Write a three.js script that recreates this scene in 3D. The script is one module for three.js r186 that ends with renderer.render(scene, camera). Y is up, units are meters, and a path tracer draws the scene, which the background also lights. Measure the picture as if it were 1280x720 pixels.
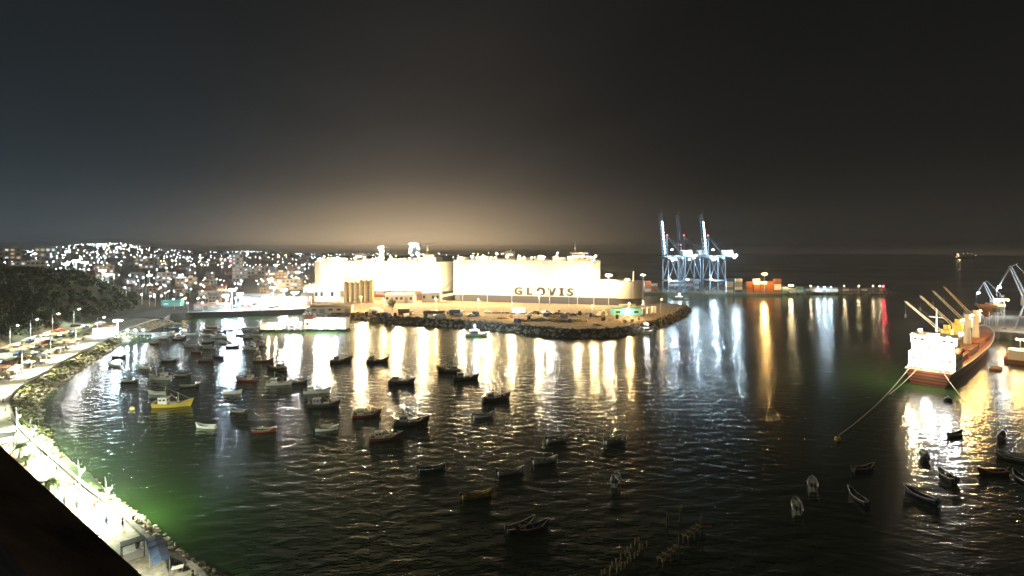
import * as THREE from 'three';
import { mergeGeometries, toCreasedNormals } from 'three/addons/utils/BufferGeometryUtils.js';
import { TextGeometry } from 'three/addons/geometries/TextGeometry.js';
import { FontLoader } from 'three/addons/loaders/FontLoader.js';
import { ImprovedNoise } from 'three/addons/math/ImprovedNoise.js';
import { MarchingCubes } from 'three/addons/objects/MarchingCubes.js';

// ---------------------------------------------------------------- camera, sky, moonless night light, exposure
const H = 44, F = 640, HV = 312;                       // eye height (m), focal length and horizon row of the 1280 x 720 photograph
const scene = new THREE.Scene();
const camera = new THREE.PerspectiveCamera(2 * Math.atan(360 / F) * 180 / Math.PI, 16 / 9, 0.2, 9000);
camera.position.set(0, H, 0);
camera.setViewOffset(1280, 720, 0, 360 - HV, 1280, 720);
scene.add(camera);

{ // night sky over a port town: low haze and cloud that carry the glow of the town's lamps
  const W = 1024, N = 512, d = new Float32Array(W * N * 4), nz = new ImprovedNoise();
  for (let r = 0; r < N; r++) {
    const el = ((r + 0.5) / N - 0.5) * Math.PI, e = Math.max(0, el);
    for (let c = 0; c < W; c++) {
      const a = ((c + 0.5) / W - 0.5) * 2 * Math.PI, x = Math.cos(a), z = Math.sin(a);
      const az = Math.atan2(x, -z);                                       // 0 ahead, + to the right
      const dist = (m) => Math.atan2(Math.sin(az - m), Math.cos(az - m));
      const port = Math.exp(-((dist(-0.13) / 0.32) ** 2)) * 0.08 * Math.exp(-e / 0.2), low = Math.exp(-((dist(-0.19) / 0.25) ** 2)) * 0.7 * Math.exp(-e / 0.045);
      const town = Math.exp(-((dist(-0.85) / 0.55) ** 2)) * 0.042 * Math.exp(-e / 0.2);
      const veil = 0.0066 + 0.0035 * Math.exp(-e / 0.3);
      const k = 1 + 0.16 * nz.noise(x * 2.1 * Math.cos(el) + 3, Math.sin(el) * 6, z * 2.1 * Math.cos(el)) + 0.08 * nz.noise(x * 6 + 9, Math.sin(el) * 17, z * 6);
      const i = (r * W + c) * 4;
      d[i] = k * (veil * 1.0 + port * 1.2 + low * 1.4 + town * 0.5);
      d[i + 1] = k * (veil * 1.0 + port * 0.97 + low * 0.96 + town * 0.98);
      d[i + 2] = k * (veil * 1.0 + port * 0.78 + low * 0.5 + town * 1.4);
      d[i + 3] = 1;
    }
  }
  const t = new THREE.DataTexture(d, W, N, THREE.RGBAFormat, THREE.FloatType);
  t.mapping = THREE.EquirectangularReflectionMapping; t.magFilter = t.minFilter = THREE.LinearFilter; t.needsUpdate = true;
  scene.background = t; scene.environment = t;
}
const moon = new THREE.DirectionalLight(0xfff1dd, 0.012);
moon.position.set(-300, 900, 500); moon.target.position.set(0, 0, -300); moon.shadow.radius = 20; moon.castShadow = true; moon.name = 'moonlight';
Object.assign(moon.shadow.camera, { left: -900, right: 900, top: 900, bottom: -900, near: 1, far: 4000 });
scene.add(moon, moon.target);
scene.fog = new THREE.FogExp2(0xffffff, 0.0002);
const renderer = new THREE.WebGLRenderer({ antialias: true });
renderer.toneMapping = THREE.LinearToneMapping; renderer.toneMappingExposure = 1; renderer.shadowMap.enabled = true;

// ---------------------------------------------------------------- helpers
let seed = 20417;
const rnd = () => { seed = (seed + 0x6d2b79f5) | 0; let t = Math.imul(seed ^ (seed >>> 15), 1 | seed); t = (t + Math.imul(t ^ (t >>> 7), 61 | t)) ^ t; return ((t ^ (t >>> 14)) >>> 0) / 4294967296; };
const R = (a, b) => a + (b - a) * rnd(), pick = (l) => l[Math.floor(rnd() * l.length)];
const V = (x, y, z) => new THREE.Vector3(x, y, z), lerp = THREE.MathUtils.lerp, clamp = THREE.MathUtils.clamp;
const sst = (a, b, x) => { const t = clamp((x - a) / (b - a), 0, 1); return t * t * (3 - 2 * t); };
const noise = new ImprovedNoise(), n2 = (x, y, s = 0) => noise.noise(x, y, s * 7.3 + 0.37);
const G = (u, v, h = 0) => { const t = (H - h) * F / (v - HV); return V((u - 640) / F * t, h, -t); };   // a pixel of the ground at height h
const at = (u, v, t) => V((u - 640) / F * t, H - (v - HV) / F * t, -t);                                  // a pixel at a known depth
const piece = (tab, x) => { let i = 0; while (i < tab.length - 2 && x > tab[i + 1][0]) i++; const [a, p] = tab[i], [b, q] = tab[i + 1]; return lerp(p, q, clamp((x - a) / (b - a), 0, 1)); };
const used = new Map();
const numbered = (n) => { const k = used.get(n) ?? 0; used.set(n, k + 1); return k ? `${n}_${String(k).padStart(3, '0')}` : n; };
function tag(o, label, category, group, kind) {
  o.userData = { label, category }; if (group) o.userData.group = group; if (kind) o.userData.kind = kind; return o;
}
const shade = (m) => { m.castShadow = m.receiveShadow = true; return m; };
function thing(name, label, category, pos, turn = 0, group) {
  const o = new THREE.Group(); o.name = numbered(name); if (pos) o.position.copy(pos); o.rotation.y = turn; scene.add(o); return tag(o, label, category, group);
}
function part(name, geo, mat, parent) { const m = shade(new THREE.Mesh(geo, mat)); m.name = name; parent.add(m); return m; }
function whole(name, geo, mat, label, category, kind, group) { const m = shade(new THREE.Mesh(geo, mat)); m.name = numbered(name); scene.add(m); return tag(m, label, category, group, kind); }
function dup(o, pos, turn, label, group) {
  const c = o.clone(); c.name = numbered(o.name.replace(/_\d{3}$/, '')); scene.add(c); if (pos) c.position.copy(pos); if (turn !== undefined) c.rotation.y = turn;
  c.userData = { ...o.userData }; if (label) c.userData.label = label; if (group) c.userData.group = group; return c;
}
const flat = (g) => { const n = g.index ? g.toNonIndexed() : g; if (!n.attributes.normal) n.computeVertexNormals(); if (!n.attributes.uv) n.setAttribute('uv', new THREE.BufferAttribute(new Float32Array(n.attributes.position.count * 2), 2)); for (const k of Object.keys(n.attributes)) if (!['position', 'normal', 'uv'].includes(k)) n.deleteAttribute(k); return n; };
class MB {                                              // collects simple shapes into one geometry
  constructor() { this.l = []; }
  add(g, m) { g = flat(g); if (m) g.applyMatrix4(m); this.l.push(g); return this; }
  box(x, y, z, sx, sy, sz, ry = 0, rx = 0, rz = 0) { return this.add(new THREE.BoxGeometry(sx, sy, sz), new THREE.Matrix4().compose(V(x, y, z), new THREE.Quaternion().setFromEuler(new THREE.Euler(rx, ry, rz)), V(1, 1, 1))); }
  bar(a, b, r, r2 = r, seg = 6) { const d = b.clone().sub(a), L = d.length(); return this.add(new THREE.CylinderGeometry(r2, r, L, seg), new THREE.Matrix4().compose(a.clone().add(b).multiplyScalar(0.5), new THREE.Quaternion().setFromUnitVectors(V(0, 1, 0), d.normalize()), V(1, 1, 1))); }
  cyl(x, y, z, r, h, seg = 12, r2 = r) { return this.add(new THREE.CylinderGeometry(r2, r, h, seg), new THREE.Matrix4().makeTranslation(x, y + h / 2, z)); }
  ball(x, y, z, r, sy = 1, d = 1) { return this.add(new THREE.IcosahedronGeometry(r, d), new THREE.Matrix4().makeTranslation(x, y, z).multiply(new THREE.Matrix4().makeScale(1, sy, 1))); }
  rail(pts, h, step, r = 0.04) { for (let i = 0; i < pts.length - 1; i++) { const a = pts[i], b = pts[i + 1], n = Math.max(1, Math.round(a.distanceTo(b) / step)); for (let k = 0; k <= n; k++) { const p = a.clone().lerp(b, k / n); this.bar(p, p.clone().setY(p.y + h), r, r, 4); } for (const f of [1, 0.55]) this.bar(a.clone().setY(a.y + h * f), b.clone().setY(b.y + h * f), r, r, 4); } return this; }
  geo() { return mergeGeometries(this.l); }
  build(name, mat, parent) { return part(name, this.geo(), mat, parent); }
}
const mb = () => new MB();
const boxG = new THREE.BoxGeometry(1, 1, 1);
function sbox(name, mat, parent, x, y, z, sx, sy, sz, ry = 0) { const m = part(name, boxG, mat, parent); m.position.set(x, y, z); m.scale.set(sx, sy, sz); m.rotation.y = ry; return m; }
function polySlab(pts, top, bottom) {                   // ground polygon with thickness; uv in metres
  const s = new THREE.Shape(pts.map((p) => new THREE.Vector2(p.x, -p.z))), g = new THREE.ExtrudeGeometry(s, { depth: top - bottom, bevelEnabled: false });
  g.rotateX(-Math.PI / 2); g.translate(0, bottom, 0);
  const p = g.attributes.position, uv = g.attributes.uv; for (let i = 0; i < p.count; i++) uv.setXY(i, p.getX(i) / 10, p.getZ(i) / 10 + p.getY(i) / 10);
  return g;
}

// ---------------------------------------------------------------- textures and materials
function tex(n, f, srgb = true) {
  const d = new Uint8Array(n * n * 4);
  for (let y = 0; y < n; y++) for (let x = 0; x < n; x++) { const c = f(x / n, y / n), i = (y * n + x) * 4; for (let k = 0; k < 3; k++) d[i + k] = clamp(c[k] ?? c[0], 0, 1) * 255; d[i + 3] = 255; }
  const t = new THREE.DataTexture(d, n, n); t.wrapS = t.wrapT = THREE.RepeatWrapping; t.magFilter = THREE.LinearFilter; t.minFilter = THREE.LinearFilter; if (srgb) t.colorSpace = THREE.SRGBColorSpace; t.needsUpdate = true; return t;
}
const loopN = (u, v, f, s) => { const c = Math.cos, w = Math.sin, T = 2 * Math.PI, r = f / T; return noise.noise(r * c(T * u) + s, r * w(T * u) + r * c(T * v), r * w(T * v) + s * 2.3); };
const fb = (u, v, f, s) => loopN(u, v, f, s) + 0.5 * loopN(u, v, f * 2.1, s + 5) + 0.3 * loopN(u, v, f * 4.3, s + 9) + 0.2 * loopN(u, v, f * 9, s + 3);
const grit = tex(256, (u, v) => { const k = 0.8 + 0.2 * fb(u, v, 9, 1) + 0.07 * (rnd() - 0.5); return [k, k, k * 0.99]; });
const blotch = tex(256, (u, v) => { const k = 0.74 + 0.3 * fb(u, v, 5, 4) + 0.1 * (rnd() - 0.5); return [k, k * 0.97, k * 0.92]; });
const rep = (t, x, y = x) => { const c = t.clone(); c.repeat.set(x, y); c.needsUpdate = true; return c; };
const mat = (r, g, b, rough = 0.7, metal = 0, extra = {}) => new THREE.MeshStandardMaterial({ color: new THREE.Color().setRGB(r, g, b), roughness: rough, metalness: metal, ...extra });
const glow = (r, g, b, k) => new THREE.MeshStandardMaterial({ color: 0x111111, emissive: new THREE.Color().setRGB(r, g, b), emissiveIntensity: k, roughness: 0.5 });
const WARM = [1, 0.6, 0.2], SOFT = [1, 0.78, 0.43], WHITE = [1, 0.97, 0.92], COOL = [0.66, 0.88, 1], GREENISH = [0.9, 1, 0.72], RED = [1, 0.05, 0.09];
const SOFTW = [1, 0.97, 0.68];
const col = (c) => new THREE.Color().setRGB(...c);
const M = {
  white: mat(0.76, 0.75, 0.72, 0.45), cream: mat(0.66, 0.6, 0.48, 0.55), grey: mat(0.3, 0.3, 0.3, 0.6), steel: mat(0.42, 0.44, 0.46, 0.4, 0.5), dark: mat(0.035, 0.035, 0.04, 0.6), black: mat(0.015, 0.015, 0.015, 0.7),
  navy: mat(0.1, 0.1, 0.135, 0.5, 0, { map: rep(blotch, 4) }), red: mat(0.22, 0.035, 0.028, 0.6), rust: mat(0.2, 0.07, 0.04, 0.8), orange: mat(0.55, 0.19, 0.05, 0.6, 0, { map: rep(blotch, 2) }), yellow: mat(0.62, 0.45, 0.06, 0.5), blue: mat(0.045, 0.085, 0.2, 0.6), skyblue: mat(0.2, 0.42, 0.6, 0.5), teal: mat(0.12, 0.42, 0.38, 0.5), green: mat(0.05, 0.2, 0.09, 0.6),
  hullWhite: mat(0.74, 0.7, 0.62, 0.5, 0, { map: rep(grit, 6, 2) }), glass: mat(0.02, 0.025, 0.03, 0.08), wood: mat(0.2, 0.13, 0.07, 0.8, 0, { map: rep(blotch, 2) }), paleWood: mat(0.42, 0.33, 0.2, 0.8),
  concrete: mat(0.36, 0.35, 0.32, 0.85, 0, { map: grit }), pave: mat(0.42, 0.39, 0.33, 0.8, 0, { map: grit }), asphalt: mat(0.07, 0.07, 0.07, 0.85, 0, { map: grit }), dirt: mat(0.3, 0.225, 0.13, 0.95, 0, { map: blotch }), soil: mat(0.04, 0.042, 0.03, 1, 0, { map: blotch }),
  rock: mat(0.3, 0.27, 0.2, 0.9), rockB: mat(0.23, 0.2, 0.14, 0.9), rockC: mat(0.36, 0.34, 0.28, 0.9), tarp: mat(0.04, 0.075, 0.17, 0.8), bark: mat(0.11, 0.085, 0.06, 0.95), leaf: mat(0.028, 0.045, 0.016, 0.8, 0, { side: THREE.DoubleSide }), shrub: mat(0.1, 0.13, 0.03, 0.85, 0, { side: THREE.DoubleSide }), palm: mat(0.08, 0.11, 0.035, 0.6, 0, { side: THREE.DoubleSide }), turf: mat(0.06, 0.17, 0.025, 0.9, 0, { map: blotch }),
  bulbWarm: glow(...WARM, 130), bulbSoft: glow(...SOFT, 130), bulbWhite: glow(...WHITE, 130), bulbCool: glow(...COOL, 130), bulbRed: glow(...RED, 40), winWarm: glow(1, 0.75, 0.4, 0.55), winCool: glow(0.85, 0.95, 1, 0.9), skin: mat(0.4, 0.24, 0.16, 0.6),
};
const bulbOf = (c) => c === WARM ? M.bulbWarm : c === SOFT ? M.bulbSoft : c === COOL ? M.bulbCool : c === RED ? M.bulbRed : M.bulbWhite;
function lamp(parent, x, y, z, c, cd, size = 0.3) {     // the light of a fitting, just in front of its glowing face
  const l = new THREE.PointLight(col(c), cd); l.position.set(x, y, z); l.castShadow = true; l.shadow.radius = size / 0.02; l.name = 'lamp'; parent.add(l); return l;
}

// ---------------------------------------------------------------- water
{
  const n = 2048, span = 120, h = new Float32Array(n * n), waves = [];
  for (let i = 0; i < 120; i++) {                      // short wind ripples, tiled: whole numbers of waves across the span
    const len = 0.42 * Math.pow(11, Math.pow(rnd(), 1.15)), k = span / len, a = 1.5 + R(-1, 1) * R(0.15, 1.05);
    waves.push([Math.round(k * Math.cos(a)), Math.round(k * Math.sin(a)), R(0, 6.28), 0.0017 * Math.pow(len, 0.85) * R(0.4, 1)]);
  }
  for (const [kx, ky, ph, am] of waves) {
    const cx = new Float32Array(n), sx = new Float32Array(n); for (let x = 0; x < n; x++) { cx[x] = Math.cos(2 * Math.PI * kx * x / n); sx[x] = Math.sin(2 * Math.PI * kx * x / n); }
    for (let y = 0; y < n; y++) { const b = 2 * Math.PI * ky * y / n + ph, cb = Math.cos(b) * am, sb = Math.sin(b) * am; for (let x = 0; x < n; x++) h[y * n + x] += cx[x] * cb - sx[x] * sb; }
  }
  let lo = 1e9, hi = -1e9; for (const x of h) { lo = Math.min(lo, x); hi = Math.max(hi, x); }
  const d = new Float32Array(n * n * 4); for (let i = 0; i < n * n; i++) { d[i * 4] = d[i * 4 + 1] = d[i * 4 + 2] = (h[i] - lo) / (hi - lo); d[i * 4 + 3] = 1; }
  const bump = new THREE.DataTexture(d, n, n, THREE.RGBAFormat, THREE.FloatType); bump.wrapS = bump.wrapT = THREE.RepeatWrapping; bump.magFilter = THREE.LinearFilter; bump.needsUpdate = true;
  const gust = tex(512, (u, v) => { const k = 0.62 + 0.5 * fb(u, v, 4, 11); return [k, clamp(k + 0.2, 0.62, 1), k]; }, false); gust.repeat.set(0.16, 0.16);
  const g = new THREE.PlaneGeometry(7600, 6400, 1, 1); g.rotateX(-Math.PI / 2); g.translate(0, 0, -2700);
  const p = g.attributes.position, uv = g.attributes.uv; for (let i = 0; i < p.count; i++) uv.setXY(i, p.getX(i) / span, p.getZ(i) / span);
  const m = new THREE.MeshPhysicalMaterial({ color: new THREE.Color().setRGB(0.014, 0.034, 0.007), roughness: 0.22, roughnessMap: gust, ior: 1.34, bumpMap: bump, bumpScale: hi - lo });
  whole('water', g, m, 'dark rippled harbour water with long lamp reflections', 'water', 'structure');
}
// ---------------------------------------------------------------- land
const edgePts = [[-4, -18], [-24, -44]].map(([x, z]) => V(x, 3, z)).concat([[255, 720], [205, 690], [150, 640], [110, 610], [75, 580], [48, 557], [25, 534], [13, 512], [11, 499], [22, 486], [60, 463], [90, 446], [125, 428], [150, 415], [185, 402], [206, 397]].map(([u, v]) => G(u, v, 3)));
const edgeCurve = new THREE.CatmullRomCurve3(edgePts, false, 'centripetal'), EN = 220, edge = edgeCurve.getSpacedPoints(EN), edgeLen = edgeCurve.getLength();
const edgeN = edge.map((p, i) => { const a = edge[Math.max(0, i - 3)], b = edge[Math.min(EN, i + 3)], d = b.clone().sub(a).setY(0).normalize(); return V(d.z, 0, -d.x); });   // points inland
const off = (i, o, y) => edge[i].clone().addScaledVector(edgeN[i], o).setY(y);
const edgeAt = (s, o, y) => { const x = clamp(s, 0, 1) * EN, i = Math.min(EN - 1, Math.floor(x)), f = x - i; return off(i, o, y).lerp(off(i + 1, o, y), f); };
const edgeTurn = (s) => { const i = Math.round(clamp(s, 0, 1) * EN), n = edgeN[i]; return Math.atan2(n.x, n.z); };          // a thing's +z then faces inland
function ribbon(rows, i0 = 0, i1 = EN) {                // rows: [offset, y] or a function of i
  const pos = [], uv = [], ix = [], m = rows.length, step = edgeLen / EN;
  for (let i = i0; i <= i1; i++) rows.forEach((r, j) => { const [o, y] = typeof r === 'function' ? r(i) : r, p = off(i, o, y); pos.push(p.x, p.y, p.z); uv.push(i * step / 8, (o - y) / 8); });
  for (let i = 0; i < i1 - i0; i++) for (let j = 0; j < m - 1; j++) { const a = i * m + j, b = a + m; ix.push(a, a + 1, b, b, a + 1, b + 1); }
  const g = new THREE.BufferGeometry(); g.setAttribute('position', new THREE.Float32BufferAttribute(pos, 3)); g.setAttribute('uv', new THREE.Float32BufferAttribute(uv, 2)); g.setIndex(ix);
  const n = g.toNonIndexed(); n.computeVertexNormals(); return n;
}
const nearestEdge = (x, z) => { let b = 1e9, k = 0; for (let i = 0; i <= EN; i += 2) { const d = (edge[i].x - x) ** 2 + (edge[i].z - z) ** 2; if (d < b) { b = d; k = i; } } return [k, (x - edge[k].x) * edgeN[k].x + (z - edge[k].z) * edgeN[k].z]; };
const crest = [[-400, 30], [0, 34], [60, 37], [100, 45], [150, 48], [200, 37], [260, 33], [330, 31], [390, 27], [480, 27], [560, 29], [640, 26], [700, 8]];
function land(x, z) {
  const u = 640 + F * x / Math.max(1, -z), r = Math.hypot(x, z);
  const hills = piece(crest, u) * sst(430, 1050, r) * (0.94 + 0.1 * n2(x / 160, z / 160)) + 2.5 * n2(x / 90, z / 90, 2) * sst(450, 700, r) - 25 * sst(1300, 1900, r);
  if (z > -318) {
    const [k, q] = nearestEdge(x, z); if (q < 12.5) return -5;
    const bl = sst(30, 60, q) * (27 + 3.5 * n2(x / 30, z / 30, 1)) * (1 - sst(300, 400, -z)) * (0.75 + 0.25 * sst(40, 130, -z));
    return 3.2 + Math.max(bl, hills);
  }
  const lim = -z < 470 ? -140 : -z > 700 ? 60 : -0.24 * -z - 20;
  if (x > lim || (x > -205 && -z < 331 + (x + 222) * 0.3)) return -5;
  return 3.2 + Math.max(hills, (1 - sst(300, 400, -z)) * 27 * sst(30, 60, nearestEdge(x, z)[1]));
}
{
  const x0 = -1560, x1 = 70, z0 = -1700, z1 = 20, nx = 232, nz = 246, pos = [], uv = [], ix = [];
  for (let j = 0; j <= nz; j++) for (let i = 0; i <= nx; i++) { const x = lerp(x0, x1, i / nx), z = lerp(z0, z1, j / nz); pos.push(x, land(x, z), z); uv.push(x / 14, z / 14); }
  for (let j = 0; j < nz; j++) for (let i = 0; i < nx; i++) { const a = j * (nx + 1) + i, b = a + nx + 1; if (Math.max(pos[a * 3 + 1], pos[a * 3 + 4], pos[b * 3 + 1], pos[b * 3 + 4]) < -4) continue; ix.push(a, b, a + 1, b, b + 1, a + 1); }
  const g = new THREE.BufferGeometry(); g.setAttribute('position', new THREE.Float32BufferAttribute(pos, 3)); g.setAttribute('uv', new THREE.Float32BufferAttribute(uv, 2)); g.setIndex(ix); g.computeVertexNormals();
  whole('hillside', g, M.soil, 'dark wooded bluff and town hillside above the bay', 'hillside', 'structure');
}
whole('promenade', ribbon([[0, 1.0], [0, 3], [15, 3], [15, 2.6]]), M.pave, 'brightly lit pale paved promenade curving along the shore', 'promenade', 'structure');
whole('planting_strip', ribbon([[15, 3.02], [15, 3.3], [18, 3.34], [18, 3.0]], 40), M.turf, 'narrow planted strip between promenade and coast road', 'strip', 'structure');
whole('coast_road', ribbon([[18, 3.2], [18, 3.36], [29, 3.4], [29, 3.1]]), mat(0.16, 0.15, 0.13, 0.85, 0, { map: grit }), 'coast road running below the dark wooded bluff', 'road', 'structure');
for (const o of [18.6, 23.4, 28.4]) { const m = mb(); for (let i = 30; i < EN - 2; i += o === 23.4 ? 4 : 1) m.add(ribbon([[o, 3.41], [o + 0.16, 3.412]], i, i + (o === 23.4 ? 2 : 1))); whole('road_marking', m.geo(), M.white, o === 23.4 ? 'dashed white centre line of the coast road' : o < 20 ? 'white edge line on the seaward side of the coast road' : 'white edge line on the bluff side of the coast road', 'road marking', 'structure'); }
whole('retaining_wall', ribbon([[29.6, 3], [29.6, 4.5], [30.1, 4.5], [30.1, 3]], 30, 190), M.concrete, 'low concrete retaining wall between coast road and bluff', 'wall');
// low sea wall on the promenade's edge
{
  const kerb = thing('sea_wall', 'low pale concrete kerb wall along the promenade edge', 'wall');
  const seg = 5; for (let i = 6; i + seg <= EN; i += seg) part('coping', ribbon([[0.02, 2.9], [-0.12, 3.42], [0.42, 3.42], [0.42, 3.004]], i, i + seg - 0), (i / seg) % 3 ? M.concrete : M.cream, kerb);
}
// rock revetment
{
  const revW = (s) => lerp(3.8, 6.8, sst(0.34, 0.5, s)); const rv = new THREE.Group(); rv.name = 'rock_revetment'; scene.add(rv); tag(rv, 'rubble slope of pale boulders between promenade and water', 'revetment', undefined, 'structure');
  part('slope', ribbon([[-0.05, 2.7], (i) => [-revW(i / EN) * 0.42 - 0.5 * n2(i / 4, 2), 1.4], (i) => [-revW(i / EN) * 0.85 - 0.7 * n2(i / 5, 7), 0.1], (i) => [-revW(i / EN) * 1.25, -1.6]]), mat(0.09, 0.085, 0.06, 0.95, 0, { map: blotch }), rv);
  const geos = [0, 1, 2, 3, 4, 5].map((k) => { const g = new THREE.IcosahedronGeometry(1, 1), p = g.attributes.position; for (let i = 0; i < p.count; i++) { const v = V(p.getX(i), p.getY(i), p.getZ(i)), s = 1 + 0.42 * n2(v.x * 1.3 + k * 9, v.y * 1.3 + v.z * 1.7, k); v.multiplyScalar(s); v.set(clamp(v.x, -0.86, 0.9), clamp(v.y, -0.8, 0.72), clamp(v.z, -0.9, 0.82)); p.setXYZ(i, v.x, v.y * 0.78, v.z); } g.computeVertexNormals(); return g; });
  const mats = [M.rock, M.rockB, M.rockC, mat(0.4, 0.37, 0.28, 0.9)], spots = [];
  for (let i = 0; i < 4200; i++) {
    const s = Math.pow(rnd(), 1.15), wr = revW(s), o = -R(0.1, 1.03) * wr, k = Math.round(s * EN), y = lerp(2.7, -0.35, Math.pow(-o / wr, 0.9)) + R(-0.1, 0.25);
    if (s > 0.42 && s < 0.9 && rnd() < 0.45) continue;
    spots.push([edgeAt(s, o, y), R(0.22, 0.52) * (1 + 0.3 * s), k]);
  }
  spots.sort((a, b) => a[0].length() - a[1] * 18 - b[0].length() + b[1] * 18);
  const inFrame = (p) => p.z < -20 && Math.abs(p.x / -p.z) < 1.03 && (H - p.y) / -p.z < 408 / F + 0.02;
  const near = spots.filter((s) => inFrame(s[0])), rest = near.slice(290);
  const q = new THREE.Quaternion();
  for (const [p, s] of near.slice(0, 290)) { const m = part('boulder', pick(geos), pick(mats), rv); m.position.copy(p); m.rotation.set(R(-0.5, 0.5), R(0, 6.3), R(-0.5, 0.5)); m.scale.set(s * R(0.8, 1.4), s * R(0.75, 1.1), s * R(0.8, 1.3)); }
  for (let k = 0; k < 3; k++) {
    const l = rest.filter((_, i) => i % 3 === k), im = shade(new THREE.InstancedMesh(geos[k], mats[k], l.length)); im.name = 'rubble'; im.userData = { kind: 'stuff' };
    l.forEach(([p, s], i) => im.setMatrixAt(i, new THREE.Matrix4().compose(p, q.setFromEuler(new THREE.Euler(R(-0.5, 0.5), R(0, 6.3), R(-0.5, 0.5))), V(s * R(0.8, 1.4), s, s * 1.1)))); rv.add(im);
  }
}
// leafy clumps: many small faces through a volume
function leafClump(n, rx, ry, rz, size, up = 0.3) {
  const pos = [], nor = [], idx = []; let k = 0;
  for (let i = 0; i < n; i++) {
    const d = V(R(-1, 1), R(-1, 1), R(-1, 1)); if (d.length() > 1 || d.length() < 0.25) { i--; continue; }
    const b = 0.78 + 0.35 * n2(d.x * 2.2 + rx, d.y * 2.2 + d.z * 1.9, n % 9), c = V(d.x * rx * b, d.y * ry * b, d.z * rz * b), a = V(R(-1, 1), R(-1, 1) * 0.7, R(-1, 1)).normalize(), t = V(R(-1, 1), R(-0.6, 1), R(-1, 1)).cross(a).normalize(), s = size * R(0.6, 1.4);
    const nn = d.clone().normalize().multiplyScalar(0.7).add(V(0, up, 0)).normalize();
    for (const [x, y] of [[-0.5, -1], [0.5, -1], [0.55, 0.7], [-0.3, 1.1]]) { pos.push(c.x + a.x * x * s + t.x * y * s, c.y + a.y * x * s + t.y * y * s, c.z + a.z * x * s + t.z * y * s); nor.push(nn.x, nn.y, nn.z); }
    idx.push(k, k + 1, k + 2, k, k + 2, k + 3); k += 4;
  }
  const g = new THREE.BufferGeometry(); g.setAttribute('position', new THREE.Float32BufferAttribute(pos, 3)); g.setAttribute('normal', new THREE.Float32BufferAttribute(nor, 3)); g.setIndex(idx); return flat(g);
}
{ // scrub on the revetment
  const cl = [leafClump(150, 1, 0.55, 1, 0.16), leafClump(130, 1, 0.7, 0.8, 0.2)], spots = [];
  for (let i = 0; i < 330; i++) { const s = R(0.4, 0.86); spots.push(edgeAt(s, -R(0.5, 4.6), 0)); const p = spots[i], [, qd] = nearestEdge(p.x, p.z); p.y = lerp(2.75, 0.45, clamp(-qd / 5, 0, 1)); }
  cl.forEach((g, k) => { const l = spots.filter((_, i) => i % 2 === k), im = shade(new THREE.InstancedMesh(g, k ? M.shrub : mat(0.16, 0.17, 0.04, 0.85, 0, { side: THREE.DoubleSide }), l.length)); im.name = k ? 'scrub' : 'succulent_cover'; l.forEach((p, i) => { const s = R(0.55, 1.35); im.setMatrixAt(i, new THREE.Matrix4().compose(p, new THREE.Quaternion().setFromAxisAngle(V(0, 1, 0), R(0, 6.3)), V(s, s * R(0.7, 1.1), s))); }); scene.add(im); tag(im, k ? 'dark green scrub growing over the shore boulders' : 'yellowish ice plant cover growing on the shore slope', 'ground cover', undefined, 'stuff'); });
  whole('grass_bank', ribbon([(i) => [-0.3, 2.78], (i) => [-2.2 - 0.5 * n2(i / 3, 3), 1.95 + 0.2 * n2(i / 2, 1)], (i) => [-3.2 - 0.6 * n2(i / 3, 5), 1.0]], 60, 71), M.turf, 'bright green grass patch on the rocky shore slope', 'grass', 'stuff');
}

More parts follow.
